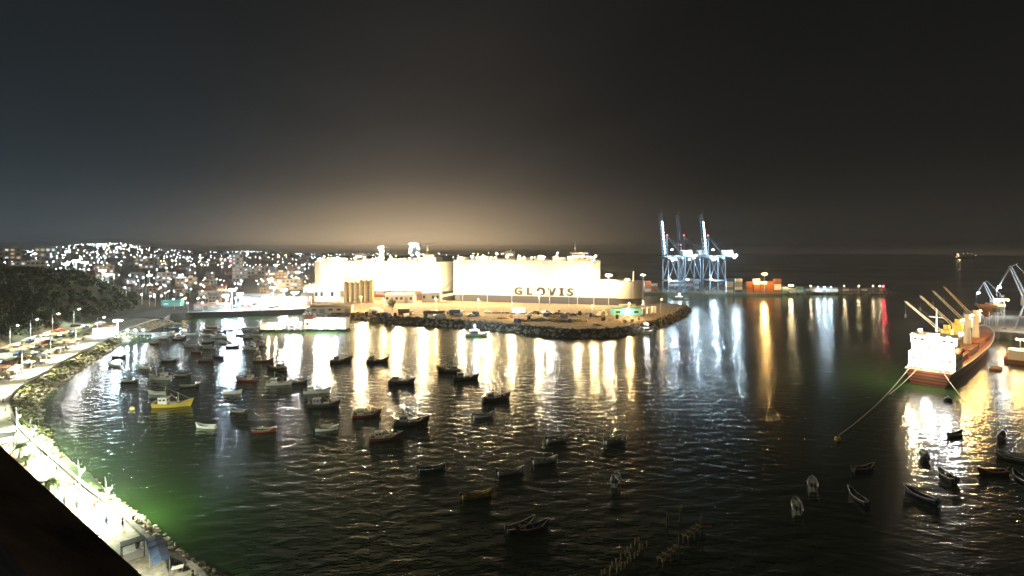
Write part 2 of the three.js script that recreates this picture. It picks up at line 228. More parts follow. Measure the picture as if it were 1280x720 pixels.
// ---------------------------------------------------------------- main pier, quays, breakwater ground
const pierPts = [G(385, 392), G(432, 396.5), G(472, 401), G(520, 404), G(570, 407), G(620, 411), G(670, 416), G(715, 420), G(760, 419), G(800, 413), G(833, 402), G(850, 393), G(856, 386), V(112, 0, -388), V(90, 0, -369.5), V(40, 0, -382.5), V(-46, 0, -405.6), V(-60, 0, -412), V(-140, 0, -432), V(-150, 0, -470), V(-215, 0, -470), V(-190, 0, -350)];
{
  whole('pier_ground', polySlab(pierPts, 3.4, -3), M.dirt, 'lit bare earth pier reaching out between bay and berth', 'pier', 'structure');
  // sloping dark rubble skirt with boulders along the bay side of the pier
  const near = pierPts.slice(0, 13), c = new THREE.CatmullRomCurve3(near, false, 'centripetal'), pts = c.getSpacedPoints(130), pos = [], ix = [], uv = [];
  pts.forEach((p, i) => { const a = pts[Math.max(0, i - 1)], b = pts[Math.min(130, i + 1)], d = b.clone().sub(a).normalize(), n = V(-d.z, 0, d.x), w = 5.2 + 1.3 * n2(i / 4, 3); for (const [o, y] of [[-0.5, 3.44], [0.4, 3.3 + 0.25 * n2(i, 1)], [w * 0.5, 1.8 + 0.5 * n2(i / 2, 4)], [w, -0.3], [w + 1.2, -1.2]]) { pos.push(p.x + n.x * o, y, p.z + n.z * o); uv.push(i / 3, o / 6); } });
  for (let i = 0; i < 130; i++) for (let j = 0; j < 4; j++) { const a = i * 5 + j, b = a + 5; ix.push(a, a + 1, b, b, a + 1, b + 1); }
  const g = new THREE.BufferGeometry(); g.setAttribute('position', new THREE.Float32BufferAttribute(pos, 3)); g.setAttribute('uv', new THREE.Float32BufferAttribute(uv, 2)); g.setIndex(ix); g.computeVertexNormals();
  whole('pier_skirt', g, mat(0.1, 0.085, 0.06, 0.95, 0, { map: blotch }), 'dark rubble skirt on the bay side of the pier', 'revetment', 'structure');
  const gs = new THREE.IcosahedronGeometry(1, 0), im = shade(new THREE.InstancedMesh(gs, M.rockB, 900)); im.name = 'pier_rubble';
  for (let i = 0; i < 900; i++) { const k = Math.floor(R(0, 129)), a = pts[k], b = pts[k + 1], d = b.clone().sub(a).normalize(), n = V(-d.z, 0, d.x), o = R(-1.2, 5.6), p = a.clone().lerp(b, rnd()).addScaledVector(n, o); p.y = lerp(3.5, -0.2, clamp(o / 5.5, 0, 1)) + 0.1; const s = R(0.35, 0.95); im.setMatrixAt(i, new THREE.Matrix4().compose(p, new THREE.Quaternion().setFromEuler(new THREE.Euler(R(0, 6), R(0, 6), R(0, 6))), V(s, s * 0.8, s * 1.2))); }
  scene.add(im); tag(im, 'heap of small rocks edging the pier above the water', 'rubble', undefined, 'stuff');
}
const CT = 3;                                          // container terminal level
const termPts = [G(776, 364), G(830, 366), G(905, 367), G(980, 367), G(1108, 366.5), G(1116, 364.5), G(1108, 363), G(985, 361), V(330, 0, -640), V(120, 0, -640)];
whole('terminal_ground', polySlab(termPts, CT, -3), M.concrete, 'far container terminal quay and long thin breakwater', 'quay', 'structure');
whole('cargo_quay', polySlab([V(229, 0, -262), V(254, 0, -240), V(430, 0, -240), V(430, 0, -340), V(300, 0, -340)], 3.6, -3), M.concrete, 'concrete cargo quay beyond the bow of the orange decked freighter', 'quay', 'structure');
whole('fishing_quay', polySlab([V(-207, 0, -304), V(-218, 0, -329), V(-178, 0, -338), V(-139, 0, -353), V(-150, 0, -395), V(-260, 0, -395), V(-240, 0, -310)], 3.3, -3), M.asphalt, 'dark fishing harbour quay in front of the town', 'quay', 'structure');

// ---------------------------------------------------------------- own building: balcony ledge under the camera, tower below it
{
  const P1 = G(0, 557, H - 1.3), P2 = G(178, 720, H - 1.3), d = P2.clone().sub(P1).normalize(), n = V(-d.z, 0, d.x).multiplyScalar(V(-d.z, 0, d.x).dot(V(-1, 0, 1)) > 0 ? 1 : -1);
  const c = P1.clone().addScaledVector(d, 1.2), turn = Math.atan2(-d.z, d.x), y = H - 1.3;
  const b = thing('apartment_tower', 'dark balcony ledge of the tower overlooking the bay', 'building', V(c.x, 0, c.z), turn);
  const s = V(0, 0, 1).applyAxisAngle(V(0, 1, 0), turn).dot(n) > 0 ? 1 : -1, ledge = mat(0.5, 0.38, 0.28, 0.9, 0, { map: rep(blotch, 3) });
  sbox('ledge', ledge, b, 0, y - 0.13, s * 1.6, 14, 0.26, 3.2);
  sbox('drip_edge', ledge, b, 0, y - 0.3, s * 0.1, 14, 0.08, 0.16);
  sbox('coping_strip', mat(0.62, 0.6, 0.55, 0.8, 0, { map: rep(grit, 4) }), b, 0, y + 0.02, s * 0.5, 14, 0.04, 0.44);
  sbox('wall', mat(0.2, 0.17, 0.14, 0.9), b, 0, (y - 0.4) / 2 + 1, s * 5.4, 14, y - 2.4, 9.6);
}

// ---------------------------------------------------------------- boats
function hullGeo(L, B, free, draft, o = {}) {           // bow at +x, waterline at y = 0
  const { sheer = 0.3, stern = 0.72, rake = 0.1, full = 2, open = false, bowUp = 0, floor = 0.1, n = 12 } = o, m = 5, S = [], T = [];
  for (let i = 0; i <= n; i++) {
    const s = i / n, w = B / 2 * (s < 0.42 ? lerp(stern, 1, Math.sin(s / 0.42 * Math.PI / 2)) : 1 - Math.pow(clamp((s - 0.42) / 0.58, 0, 1), full) * 0.97), dy = free + sheer * (2 * s - 1) ** 2 + bowUp * sst(0.6, 1, s), row = [], inn = [];
    for (let j = 0; j <= m; j++) { const t = j / m, y = lerp(-draft * (1 - 0.75 * sst(0.75, 1, s)), dy, t), x = -L / 2 + L * s * (1 - rake) + L * rake * s * lerp(0.35, 1, t); row.push(V(x, y, w * Math.pow(t, 0.42 + 0.5 * sst(0.6, 1, s)))); }
    S.push(row);
    const g = row[m]; inn.push(V(g.x - (s > 0.9 ? 0.05 * L : 0) + (s < 0.05 ? 0.03 * L : 0), g.y - 0.02, g.z * 0.84), V(g.x - (s > 0.8 ? 0.1 * L * (s - 0.8) * 5 : 0) + (s < 0.05 ? 0.04 * L : 0), floor, g.z * 0.66)); T.push([g, ...inn]);
  }
  const pos = [], q = (a, b, c, d) => { for (const p of [a, b, c, a, c, d]) pos.push(p.x, p.y, p.z); }, mir = (p) => V(p.x, p.y, -p.z);
  const grid = (A, flip) => { for (let i = 0; i < A.length - 1; i++) for (let j = 0; j < A[0].length - 1; j++) { const [a, b, c, d] = [A[i][j], A[i + 1][j], A[i + 1][j + 1], A[i][j + 1]]; q(a, b, c, d); q(mir(a), mir(d), mir(c), mir(b)); } };
  grid(S); for (let j = 0; j < m; j++) q(S[0][j], S[0][j + 1], mir(S[0][j + 1]), mir(S[0][j]));
  if (open) { grid(T); for (let i = 0; i < n; i++) q(T[i][2], T[i + 1][2], mir(T[i + 1][2]), mir(T[i][2])); q(T[0][0], T[0][1], mir(T[0][1]), mir(T[0][0])); q(T[0][1], T[0][2], mir(T[0][2]), mir(T[0][1])); }
  else for (let i = 0; i < n; i++) q(S[i][m], mir(S[i][m]), mir(S[i + 1][m]), S[i + 1][m]);
  const g = new THREE.BufferGeometry(); g.setAttribute('position', new THREE.Float32BufferAttribute(pos, 3)); g.setAttribute('uv', new THREE.Float32BufferAttribute(pos.flatMap((_, i) => i % 3 ? [] : [pos[i] / 4, pos[i + 1] / 4]), 2)); g.computeVertexNormals();
  g.userData.rim = S.map((r) => r[m]); return g;
}
function rimBars(g, r, y = 0.03) { const m = mb(), rim = g.userData.rim; for (let i = 0; i < rim.length - 1; i++) for (const s of [1, -1]) m.bar(V(rim[i].x, rim[i].y + y, rim[i].z * s), V(rim[i + 1].x, rim[i + 1].y + y, rim[i + 1].z * s), r, r, 5); return m; }
function outboard(t, x, y, z, m = M.dark) { mb().box(x - 0.2, y + 0.45, z, 0.5, 0.45, 0.34).box(x - 0.25, y + 0.72, z, 0.4, 0.12, 0.28).box(x - 0.25, y - 0.1, z, 0.16, 0.8, 0.1).bar(V(x, y + 0.5, z), V(x + 0.5, y + 0.6, z), 0.03).build('outboard_motor', m, t); }
function skiff(name, label, hullM, rimM, L = 5.4) {     // open wooden or fibreglass boat
  const t = thing(name, label, 'boat', null, 0, 'open boats moored in the bay'), g = hullGeo(L, L * 0.27, 0.55, 0.25, { open: true, sheer: 0.25, bowUp: 0.45, stern: 0.78, full: 2.2, floor: 0.08 });
  part('hull', g, hullM, t); rimBars(g, 0.075).build('gunwale', rimM, t);
  for (const f of [-0.28, -0.02, 0.22]) sbox('thwart', M.paleWood, t, f * L, 0.42, 0, 0.32, 0.07, L * 0.24);
  outboard(t, -L / 2 - 0.1, 0.55, 0); sbox('fish_crate', M.skyblue, t, L * 0.1, 0.3, 0.15, 0.5, 0.3, 0.35, 0.2);
  return t;
}
function launch(name, label, hullM, rimM, houseM, L = 12, group = 'decked fishing launches moored in the bay') {
  const t = thing(name, label, 'fishing boat', null, 0, group), k = L / 12, g = hullGeo(L, L * 0.29, 1.0 * k, 0.6 * k, { sheer: 0.4 * k, bowUp: 1.0 * k, stern: 0.8, full: 2.4, rake: 0.12 });
  part('hull', g, hullM, t); rimBars(g, 0.1 * k).build('gunwale', rimM, t);
  mb().rail([V(-L * 0.48, 1.3 * k, -L * 0.105), V(-L * 0.48, 1.3 * k, L * 0.105)], 0.7 * k, 1).build('stern_rail', M.steel, t);
  const h = sbox('wheelhouse', houseM, t, -L * 0.24, 2.05 * k, 0, 2.6 * k, 2.1 * k, 2.1 * k); h.scale.set(1, 1, 1); h.geometry = mb().box(0, 0, 0, 2.6 * k, 2.0 * k, 2.1 * k).box(0.1 * k, 1.06 * k, 0, 3.0 * k, 0.14 * k, 2.4 * k).geo();
  for (const z of [-0.55, 0.55]) sbox('window', M.glass, h, 1.31 * k, 0.35 * k, z * k, 0.03, 0.6 * k, 0.75 * k);
  for (const z of [-1, 1]) for (const x of [-0.6, 0.5]) sbox('window', M.glass, h, x * k, 0.35 * k, z * 1.06 * k, 0.7 * k, 0.55 * k, 0.03);
  mb().bar(V(-L * 0.2, 3.1 * k, 0), V(-L * 0.2, 6.6 * k, 0), 0.08, 0.05).bar(V(-L * 0.2, 5.6 * k, -0.8), V(-L * 0.2, 5.6 * k, 0.8), 0.04).bar(V(-L * 0.2, 6.2 * k, 0), V(L * 0.44, 2.2 * k, 0), 0.025).build('mast', M.steel, t);
  mb().bar(V(L * 0.12, 1.0 * k, 0), V(L * 0.12, 4.6 * k, 0), 0.1, 0.06).bar(V(L * 0.12, 1.8 * k, 0), V(-L * 0.08, 4.2 * k, 0), 0.06).build('derrick', M.paleWood, t);
  mb().box(L * 0.04, 1.25 * k, 0, 2.2 * k, 0.5 * k, 1.6 * k).build('hatch', M.grey, t); mb().cyl(L * 0.27, 1.1 * k, 0, 0.3 * k, 0.7 * k).box(L * 0.27, 1.5 * k, 0, 0.4, 0.3, 1.1 * k).build('winch', M.steel, t);
  mb().ball(-L * 0.4, 1.35 * k, 0, 0.9 * k, 0.5).build('net_pile', M.rust, t);
  return t;
}
function runabout(name, label, hullM, L = 4.6) {
  const t = thing(name, label, 'boat', null, 0, 'small motor boats moored in the bay'), g = hullGeo(L, L * 0.36, 0.75, 0.25, { open: true, sheer: 0.1, bowUp: 0.3, stern: 0.9, full: 2.6, floor: 0.2 });
  part('hull', g, hullM, t); rimBars(g, 0.09).build('gunwale', M.white, t); sbox('console', M.white, t, 0, 0.7, 0, 0.5, 0.8, 0.6);
  mb().bar(V(-1.0, 0.6, -0.65), V(-1.0, 1.8, -0.6), 0.06).bar(V(-1.0, 0.6, 0.65), V(-1.0, 1.8, 0.6), 0.06).bar(V(-1.0, 1.8, -0.65), V(-1.0, 1.8, 0.65), 0.07).build('roll_bar', M.white, t);
  sbox('foredeck', M.white, t, L * 0.3, 0.9, 0, L * 0.24, 0.08, L * 0.2); sbox('seat', M.grey, t, -1.5, 0.5, 0, 0.4, 0.4, 1.1); outboard(t, -L / 2 - 0.1, 0.75, -0.25); outboard(t, -L / 2 - 0.1, 0.75, 0.3);
  return t;
}
const proto = {
  white: skiff('skiff', 'white open fishing boat with outboard motor moored in the bay', M.white, M.white),
  grey: skiff('skiff', 'dark grey open boat with a pale gunwale moored in the bay', M.dark, M.cream),
  blue: skiff('skiff', 'blue open fishing boat with a white gunwale moored in the bay', M.blue, M.white),
  redS: skiff('skiff', 'red open fishing boat with a pale gunwale moored in the bay', M.red, M.cream),
  yel: skiff('skiff', 'slim yellow open boat on the dark open water', M.yellow, M.yellow, 5.4),
  launchD: launch('fishing_launch', 'dark hulled fishing launch with wheelhouse silhouetted on lit water', M.dark, M.rust, M.grey, 9),
  launchW: launch('fishing_launch', 'white hulled fishing launch with mast moored among the skiffs', M.white, M.cream, M.white, 8.2),
  launchR: launch('fishing_launch', 'dark red fishing launch with pale wheelhouse moored in the bay', M.red, M.cream, M.cream, 7.6),
  launchY: launch('fishing_launch', 'large yellow fishing launch with a pale wheelhouse and mast', M.yellow, M.yellow, M.white, 10.5),
  run: runabout('motor_boat', 'small white motor boat with twin outboards and roll bar', M.white),
  runD: runabout('motor_boat', 'small dark hulled motor boat with white foredeck', M.dark, 4.8),
};
delete proto.launchY.userData.group; delete proto.yel.userData.group;
const first = new Set();
function boat(kind, u, v, deg, label) {                 // deg: heading in the photograph's plane, 0 = bow to the right, 90 = bow away
  const p = G(u, v), o = proto[kind], t = deg * Math.PI / 180;
  p.y = 0; const b = first.has(kind) ? dup(o, p, t) : (first.add(kind), o.position.copy(p), o.rotation.y = t, o);
  b.rotation.x = R(-0.03, 0.03); b.rotation.order = 'YXZ'; if (label) { b.userData.label = label; delete b.userData.group; } return b;
}
for (const a of [['launchY', 217, 508, 8], ['white', 180, 461, 175], ['grey', 163, 478, 5], ['launchW', 199, 474, 170], ['grey', 229, 471, 5], ['white', 196, 493, 178], ['grey', 238, 484, 20], ['white', 291, 492, 8], ['launchR', 307, 476, 172], ['launchW', 350, 481, 8], ['grey', 374, 479, 15], ['launchW', 397, 491, 12], ['launchD', 406, 508, 8], ['grey', 297, 516, 165], ['white', 257, 535, 174], ['redS', 331, 540, 10], ['white', 409, 538, 14],
  ['launchD', 427, 452, 30], ['launchD', 472, 452, 12], ['launchD', 503, 479, 8], ['launchD', 561, 465, 170], ['launchD', 583, 474, 12], ['launchR', 459, 520, 20], ['launchD', 515, 530, 14], ['launchR', 483, 549, 18], ['launchD', 621, 500, 25], ['white', 605, 521, 20], ['white', 697, 551, 22], ['white', 682, 578, 16], ['white', 770, 553, 20], ['white', 639, 592, 17], ['blue', 541, 588, 20], ['yel', 597, 622, 15], ['grey', 652, 660, 35], ['grey', 668, 662, 25], ['run', 770, 603, 70], ['run', 1016, 608, 62], ['run', 996, 636, 65], ['grey', 1080, 588, 15], ['blue', 1072, 624, 88], ['runD', 1183, 598, 80], ['redS', 1240, 592, 175], ['grey', 1266, 576, 140], ['runD', 1155, 572, 60], ['blue', 1150, 622, 110], ['grey', 1195, 545, 20], ['redS', 1252, 548, 40], ['blue', 1276, 600, 70],
  ['white', 262, 436, 10], ['redS', 258, 452, 5], ['blue', 272, 447, 170], ['white', 315, 436, 8], ['grey', 150, 447, 5], ['white', 143, 458, 175], ['grey', 212, 452, 12], ['redS', 245, 441, 170], ['launchD', 345, 462, 160], ['launchR', 330, 452, 12]]) boat(...a);
for (let i = 0; i < 34; i++) { const u = R(188, 330), v = R(405, 434) + (u > 290 ? 6 : 0); boat(pick(['white', 'grey', 'blue', 'redS', 'white', 'launchW']), u, v, R(-20, 20) + (rnd() < 0.5 ? 180 : 0)); }
for (const k of Object.keys(proto)) if (!first.has(k)) scene.remove(proto[k]);

// bright work launch by the pier, and a small ferry near the pier head
function lampBoat(name, label, p, turn, L, cd, c) {
  const t = thing(name, label, 'boat', p, turn), g = hullGeo(L, L * 0.28, 1.1, 0.6, { sheer: 0.3, bowUp: 0.7, stern: 0.85, full: 2.5 });
  part('hull', g, M.white, t); const h = part('cabin', mb().box(0, 0, 0, L * 0.34, 1.9, L * 0.19).box(0, 1.05, 0, L * 0.4, 0.16, L * 0.22).geo(), M.white, t); h.position.set(-L * 0.1, 2.0, 0);
  for (const z of [-1, 1]) for (let k = -1; k <= 1; k++) sbox('window', M.glass, h, k * L * 0.1, 0.3, z * L * 0.0965, L * 0.07, 0.7, 0.04);
  mb().bar(V(-L * 0.1, 3.1, 0), V(-L * 0.1, 5.4, 0), 0.07).bar(V(-L * 0.1, 5.0, -1.2), V(-L * 0.1, 5.0, 1.2), 0.05).build('mast', M.steel, t);
  for (const z of [-1.1, 1.1]) { sbox('floodlight', bulbOf(c), t, -L * 0.1 + 0.25, 5.2, z, 0.3, 0.45, 0.6); lamp(t, -L * 0.1 + 0.7, 5.0, z, c, cd, 0.25); }
  rimBars(g, 0.08).build('gunwale', M.blue, t); return t;
}
lampBoat('work_launch', 'white launch with glaring blue white floodlights beside the pier', G(596, 420), 0.1, 12, 900, COOL);
lampBoat('pilot_boat', 'white pilot boat lit by cool lamps off the container cranes', G(851, 375), -0.1, 15, 700, COOL);
lampBoat('tender', 'small white tender lying at the pier head rocks', G(809, 417), 0.3, 8, 60, WHITE);
// mooring buoys and the rope to the freighter
{
  const p = G(1047, 550), b = thing('mooring_buoy', 'small yellow mooring buoy at the end of a rope', 'buoy', p); mb().add(new THREE.CylinderGeometry(0.55, 0.75, 0.9, 14), new THREE.Matrix4().makeTranslation(0, 0.25, 0)).build('float', M.yellow, b); mb().cyl(0, 0.7, 0, 0.16, 0.7, 8).build('post', M.dark, b);
  const q = G(165, 512), c = thing('mooring_buoy', 'lone yellow buoy floating near the yellow launch', 'buoy', q); mb().ball(0, 0.2, 0, 0.6, 0.9, 2).build('float', M.yellow, c); mb().cyl(0, 0.7, 0, 0.06, 0.4, 6).build('ring', M.dark, c);
  const d = thing('mooring_buoy', 'round dark buoy in the freighter reflections', 'buoy', G(1185, 502)); mb().ball(0, 0.3, 0, 1.1, 0.95, 2).build('float', M.dark, d); mb().cyl(0, 1.2, 0, 0.1, 0.5, 6).build('ring', M.steel, d);
}
// old pier: rotten piles and two broken beams
{
  const pile = (u, v, h) => { const t = whole('timber_pile', mb().add(new THREE.CylinderGeometry(0.09, 0.12, h + 1.2, 8), new THREE.Matrix4().makeTranslation(0, (h - 1.2) / 2, 0)).box(0, h + 0.03, 0, 0.2, 0.1, 0.2, R(0, 1)).geo(), M.paleWood, 'pale stump of a timber pile left from the ruined jetty', 'pile', undefined, 'stumps of the ruined jetty'); t.position.copy(G(u, v)); t.rotation.z = R(-0.06, 0.06); };
  for (let i = 0; i < 11; i++) { const f = i / 10; pile(lerp(752, 800, f) + R(-2, 2), lerp(722, 677, f), R(0.5, 1.1)); if (i < 10) pile(lerp(772, 811, f) + R(-2, 2), lerp(716, 680, f), R(0.5, 1.2)); if (i % 3 === 0) pile(lerp(762, 804, f), lerp(719, 682, f), 0.7); }
  const frame = (u, v, turn, L, label) => { const t = thing('broken_jetty', label, 'jetty', G(u, v), turn); for (const z of [-0.35, 0.35]) sbox('beam', M.paleWood, t, 0, 1.15, z, L, 0.28, 0.2); for (let k = 0; k < 7; k++) sbox('plank', k % 2 ? M.wood : M.paleWood, t, (k / 6 - 0.5) * L * 0.92, 1.34, R(-0.1, 0.1), 0.26, 0.07, 1.3, R(-0.1, 0.1)); for (const x of [-0.45, 0, 0.45]) for (const z of [-0.4, 0.4]) part('post', mb().cyl(x * L, -1, z, 0.13, x > 0.3 && z > 0 ? 4.4 : 2.2, 7).geo(), M.wood, t); sbox('brace', M.paleWood, t, L * 0.5 + 0.75, 1.0, 0.4, 2.2, 0.2, 0.2, -0.75); return t; };
  frame(836, 702, 0.72, 4.6, 'nearer broken timber jetty frame beside the row of stumps'); frame(866, 674, 0.74, 4.4, 'farther broken timber jetty frame with a tall post');
  for (const [u, v] of [[833, 660], [849, 652]]) { const t = whole('leaning_post', mb().bar(V(0, -1, 0), V(0.25, 2.8, 0), 0.13, 0.1, 7).geo(), M.wood, 'tall leaning timber post standing beyond the broken jetty', 'post', undefined, 'posts of the ruined jetty'); t.position.copy(G(u, v)); }
}

// ---------------------------------------------------------------- car carriers
const font = await new FontLoader().loadAsync('fonts/droid/droid_sans_bold.typeface.json');
function carrierPlan(L, B, bowL, o = 0) {               // plan outline with rounded bow (+x) and chamfered stern
  const s = new THREE.Shape(), h = B / 2 - o, a = -L / 2 + o, b = L / 2 - o; s.moveTo(a, -h * 0.86); s.lineTo(a + 5, -h); s.lineTo(b - bowL, -h); s.bezierCurveTo(b - bowL * 0.35, -h, b, -h * 0.55, b, 0); s.bezierCurveTo(b, h * 0.55, b - bowL * 0.35, h, b - bowL, h); s.lineTo(a + 5, h); s.lineTo(a, h * 0.86); s.closePath(); return s;
}
function slab(shape, y0, y1) { const g = new THREE.ExtrudeGeometry(shape, { depth: y1 - y0, bevelEnabled: false, curveSegments: 10 }); g.rotateX(-Math.PI / 2); g.translate(0, y0, 0); return g; }
function carrier(label, pos, turn, L, B, top, lower, letters, step) {
  const t = thing('car_carrier_ship', label, 'ship', pos, turn);
  part('lower_hull', slab(carrierPlan(L * 0.985, B, 24), -5, 8), lower, t);
  const up = part('upper_hull', slab(step ? carrierPlan(step + L / 2, B, 7) : carrierPlan(L, B, 17), 8, top), M.hullWhite, t), bx = step ? step - 16 : L * 0.33; if (step) { up.position.x = (step - L / 2) / 2; part('forecastle', slab(carrierPlan(L, B, 19, 0.06), 8, 20.5), M.hullWhite, t); mb().rail([V(step, 20.5, B / 2 - 0.6), V(L * 0.38, 20.5, B / 2 - 0.6)], 1.2, 2.5, 0.06).box(L * 0.42, 21.4, 0, 4, 1.8, 8).cyl(L * 0.45, 20.5, 3, 0.5, 7, 8).build('mooring_gear', M.white, t); }
  const z = B / 2;
  sbox('rubbing_band', M.dark, t, -4, 8.1, z + 0.04, L * 0.8, 0.35, 0.2);
  for (const y of [17.5, 22.5, 27.5, 32.5]) if (y < top - 1) sbox('deck_seam', M.cream, t, -L * 0.08, y, z + 0.03, L * 0.74, 0.22, 0.12);
  for (let k = 0; k < 13; k++) sbox('ventilator_grille', M.grey, t, -L * 0.44 + k * L * 0.056, top - 1.7, z + 0.05, L * 0.034, 1.3, 0.12);
  mb().rail([V(-L * 0.48, top, z - 0.5), V(step ?? L * 0.36, top, z - 0.5)], 1.2, 3, 0.06).build('deck_rail', M.white, t);
  const br = part('bridge', mb().box(bx, top + 1.8, 0, 15, 3.6, B * 0.94).box((bx + 1), top + 4.6, 0, 9, 2.2, B * 0.98).box(bx, top + 6.0, 0, 11, 0.4, B * 1.04).geo(), M.white, t);
  for (let k = 0; k < 9; k++) sbox('window', M.glass, br, (bx + 1) + 4.52, top + 4.8, (k - 4) * B * 0.1, 0.06, 1.2, B * 0.08);
  for (let k = 0; k < 5; k++) sbox('window', M.glass, br, (bx + 1) - 3.2 + k * 1.6, top + 4.8, B * 0.49 + 0.03, 1.2, 1.1, 0.06);
  for (let k = 0; k < 7; k++) sbox('window', M.glass, br, bx - 6 + k * 2, top + 2.2, B * 0.47 + 0.03, 0.9, 0.9, 0.06);
  mb().bar(V((bx - 3), top + 6, 0), V((bx - 3), top + 14, 0), 0.45, 0.2).box((bx - 3), top + 11, 0, 0.3, 0.3, 6).box((bx - 3) + 1.2, top + 9.4, 0, 2.6, 0.25, 0.6).bar(V((bx - 3) - 2, top + 6, 0), V((bx - 3), top + 12, 0), 0.12).build('radar_mast', M.white, t);
  const fu = part('funnel', mb().box(-L * 0.2, top + 3.2, 0, 9, 6.4, 7).box(-L * 0.2, top + 6.8, 0, 7.6, 0.9, 5.8).geo(), M.navy, t);
  sbox('funnel_band', M.white, fu, -L * 0.2, top + 4.4, 3.52, 6, 1.6, 0.05); for (const d of [-1.5, 1.5]) part('exhaust_pipe', mb().cyl(-L * 0.2 + d, top + 7, 0, 0.55, 1.9, 10).geo(), M.dark, fu);
  for (const x of [-0.4, -0.3, -0.05, 0.05, 0.15]) part('ventilator', mb().cyl(L * x, top, z * 0.55, 1.1, 2.4, 10).cyl(L * x, top + 2.4, z * 0.55, 1.7, 0.8, 10).geo(), M.white, t);
  part('lifeboat', mb().add(new THREE.CapsuleGeometry(1.3, 5, 4, 10).rotateZ(Math.PI / 2), new THREE.Matrix4().makeTranslation(L * 0.2, top + 2, z - 1.8)).geo(), M.orange, t);
  for (const [x, w2, h2, d2] of [[-0.46, 6, 2.6, 14], [-0.34, 9, 3.4, 9], [-0.12, 7, 2.2, 16], [-0.02, 4, 4.2, 5], [0.08, 10, 2.4, 12], [0.22, 6, 3.2, 8]]) sbox('deck_house', M.white, t, L * x, top + h2 / 2, z - 1.5 - d2 / 2, w2, h2, d2);
  for (let k = 0; k < 12; k++) { const m = part('deck_lamp', boxG, M.bulbSoft, t); m.position.set(-L * 0.46 + k * L * 0.066, top + 2.2 + (k % 3) * 0.7, z - 0.6); m.scale.set(1.1, 0.7, 0.4); mb().bar(V(-L * 0.46 + k * L * 0.066, top, z - 0.8), V(-L * 0.46 + k * L * 0.066, top + 2.3 + (k % 3) * 0.7, z - 0.8), 0.06, 0.06, 4).build('lamp_post', M.white, t); }
  for (let k = 0; k < 17; k++) sbox('plate_seam', M.cream, t, -L * 0.44 + k * L * 0.045, (top + 9) / 2, z + 0.02, 0.16, top - 10, 0.06);
  for (let k = 0; k < 5; k++) sbox('side_port', M.grey, t, -L * 0.36 + k * L * 0.17, 15.2, z + 0.04, 2.2, 1.6, 0.1);
  part('side_door', mb().box(L * -0.02, 10.6, z + 0.06, 9, 4.6, 0.14).geo(), M.cream, t);
  if (letters) for (const [ch, x, w] of letters) { const g = new TextGeometry(ch, { font, size: 5.6, depth: 0.1, curveSegments: 5, bevelEnabled: true, bevelSize: 0.22, bevelThickness: 0.04, bevelSegments: 1 }); g.computeBoundingBox(); const b = g.boundingBox; g.translate(-(b.min.x + b.max.x) / 2, -(b.min.y + b.max.y) / 2, 0); const m = part('letter', g, M.black, t); m.position.set(x, 12, z + 0.03); m.scale.set(w * 1.15, 1, 1); }
  return t;
}
const K1 = { th: -0.266, L: 148, B: 27, top: 35.5 };
const c1 = V(24, 0, -391).add(V(Math.sin(K1.th) * -K1.B / 2, 0, Math.cos(K1.th) * -K1.B / 2));
const lx = (u) => { const z0 = V(24, 0, -391), d = V(Math.cos(K1.th), 0, -Math.sin(K1.th)), k = (u - 640) / F; return (-k * z0.z - z0.x) / (d.x + k * d.z); };   // along the hull, where column u meets it
const ship1 = carrier('huge white car carrier with dark lower hull and side lettering at the pier', c1, K1.th, K1.L, K1.B, K1.top, M.navy, [['G', lx(648), 1.15], ['L', lx(662), 1.1], ['O', lx(676), 1.15], ['V', lx(690), 1.15], ['I', lx(702), 1.1], ['S', lx(713), 1.15]], lx(748));
{ // stern ramp down to the quay
  const r = part('stern_ramp', mb().box(0, 0, 0, 24, 0.6, 8).box(0, 0.7, 4, 24, 1.0, 0.2).box(0, 0.7, -4, 24, 1.0, 0.2).geo(), M.steel, ship1); r.position.set(-K1.L / 2 - 8.5, 6.1, 9.5); r.rotation.set(0, 0.28, 0.2);
  for (let k = 0; k < 6; k++) sbox('ramp_rib', M.yellow, r, -10 + k * 4, -0.5, 0, 0.3, 0.5, 8.2);
  mb().bar(V(-K1.L / 2, 20, 6), V(-K1.L / 2 - 17, 5.2, 14), 0.14).bar(V(-K1.L / 2, 20, 12), V(-K1.L / 2 - 15, 5.2, 18), 0.14).build('ramp_cable', M.dark, ship1);
}
// masthead and deck lamps of the carrier
for (const [u, v, c, cd, s] of [[621, 317, SOFT, 500, 0.7], [697, 316, WHITE, 160, 0.5], [742, 322, WHITE, 300, 0.5], [596, 322, SOFT, 150, 0.4], [722, 320, WHITE, 200, 0.5], [655, 321, SOFT, 150, 0.4]]) {
  const p = at(u, v, 399), t = thing('deck_floodlight', `${c === WHITE ? 'white' : 'warm'} floodlight on a short post above the ${u < 600 ? 'funnel end' : u < 640 ? 'middle' : u < 660 ? 'deck rail' : u < 700 ? 'mast side' : u < 730 ? 'bridge roof' : 'bow end'} of the car carrier`, 'floodlight', V(p.x, K1.top, p.z)), y = p.y - K1.top;
  mb().bar(V(0, 0, 0), V(0, y, 0), 0.12).build('post', M.white, t); part('lamp_head', mb().box(0, y, 0.3, s * 1.6, s, s).geo(), bulbOf(c), t); lamp(t, 0, y - 0.2, 1.3, c, cd, s);
}
const ship2 = carrier('second white car carrier washed out by floodlights behind the yellow silos', V(-124, 0, -458), -0.08, 122, 27, 33.5, M.navy);
ship2.position.set(-112, 0, -458);

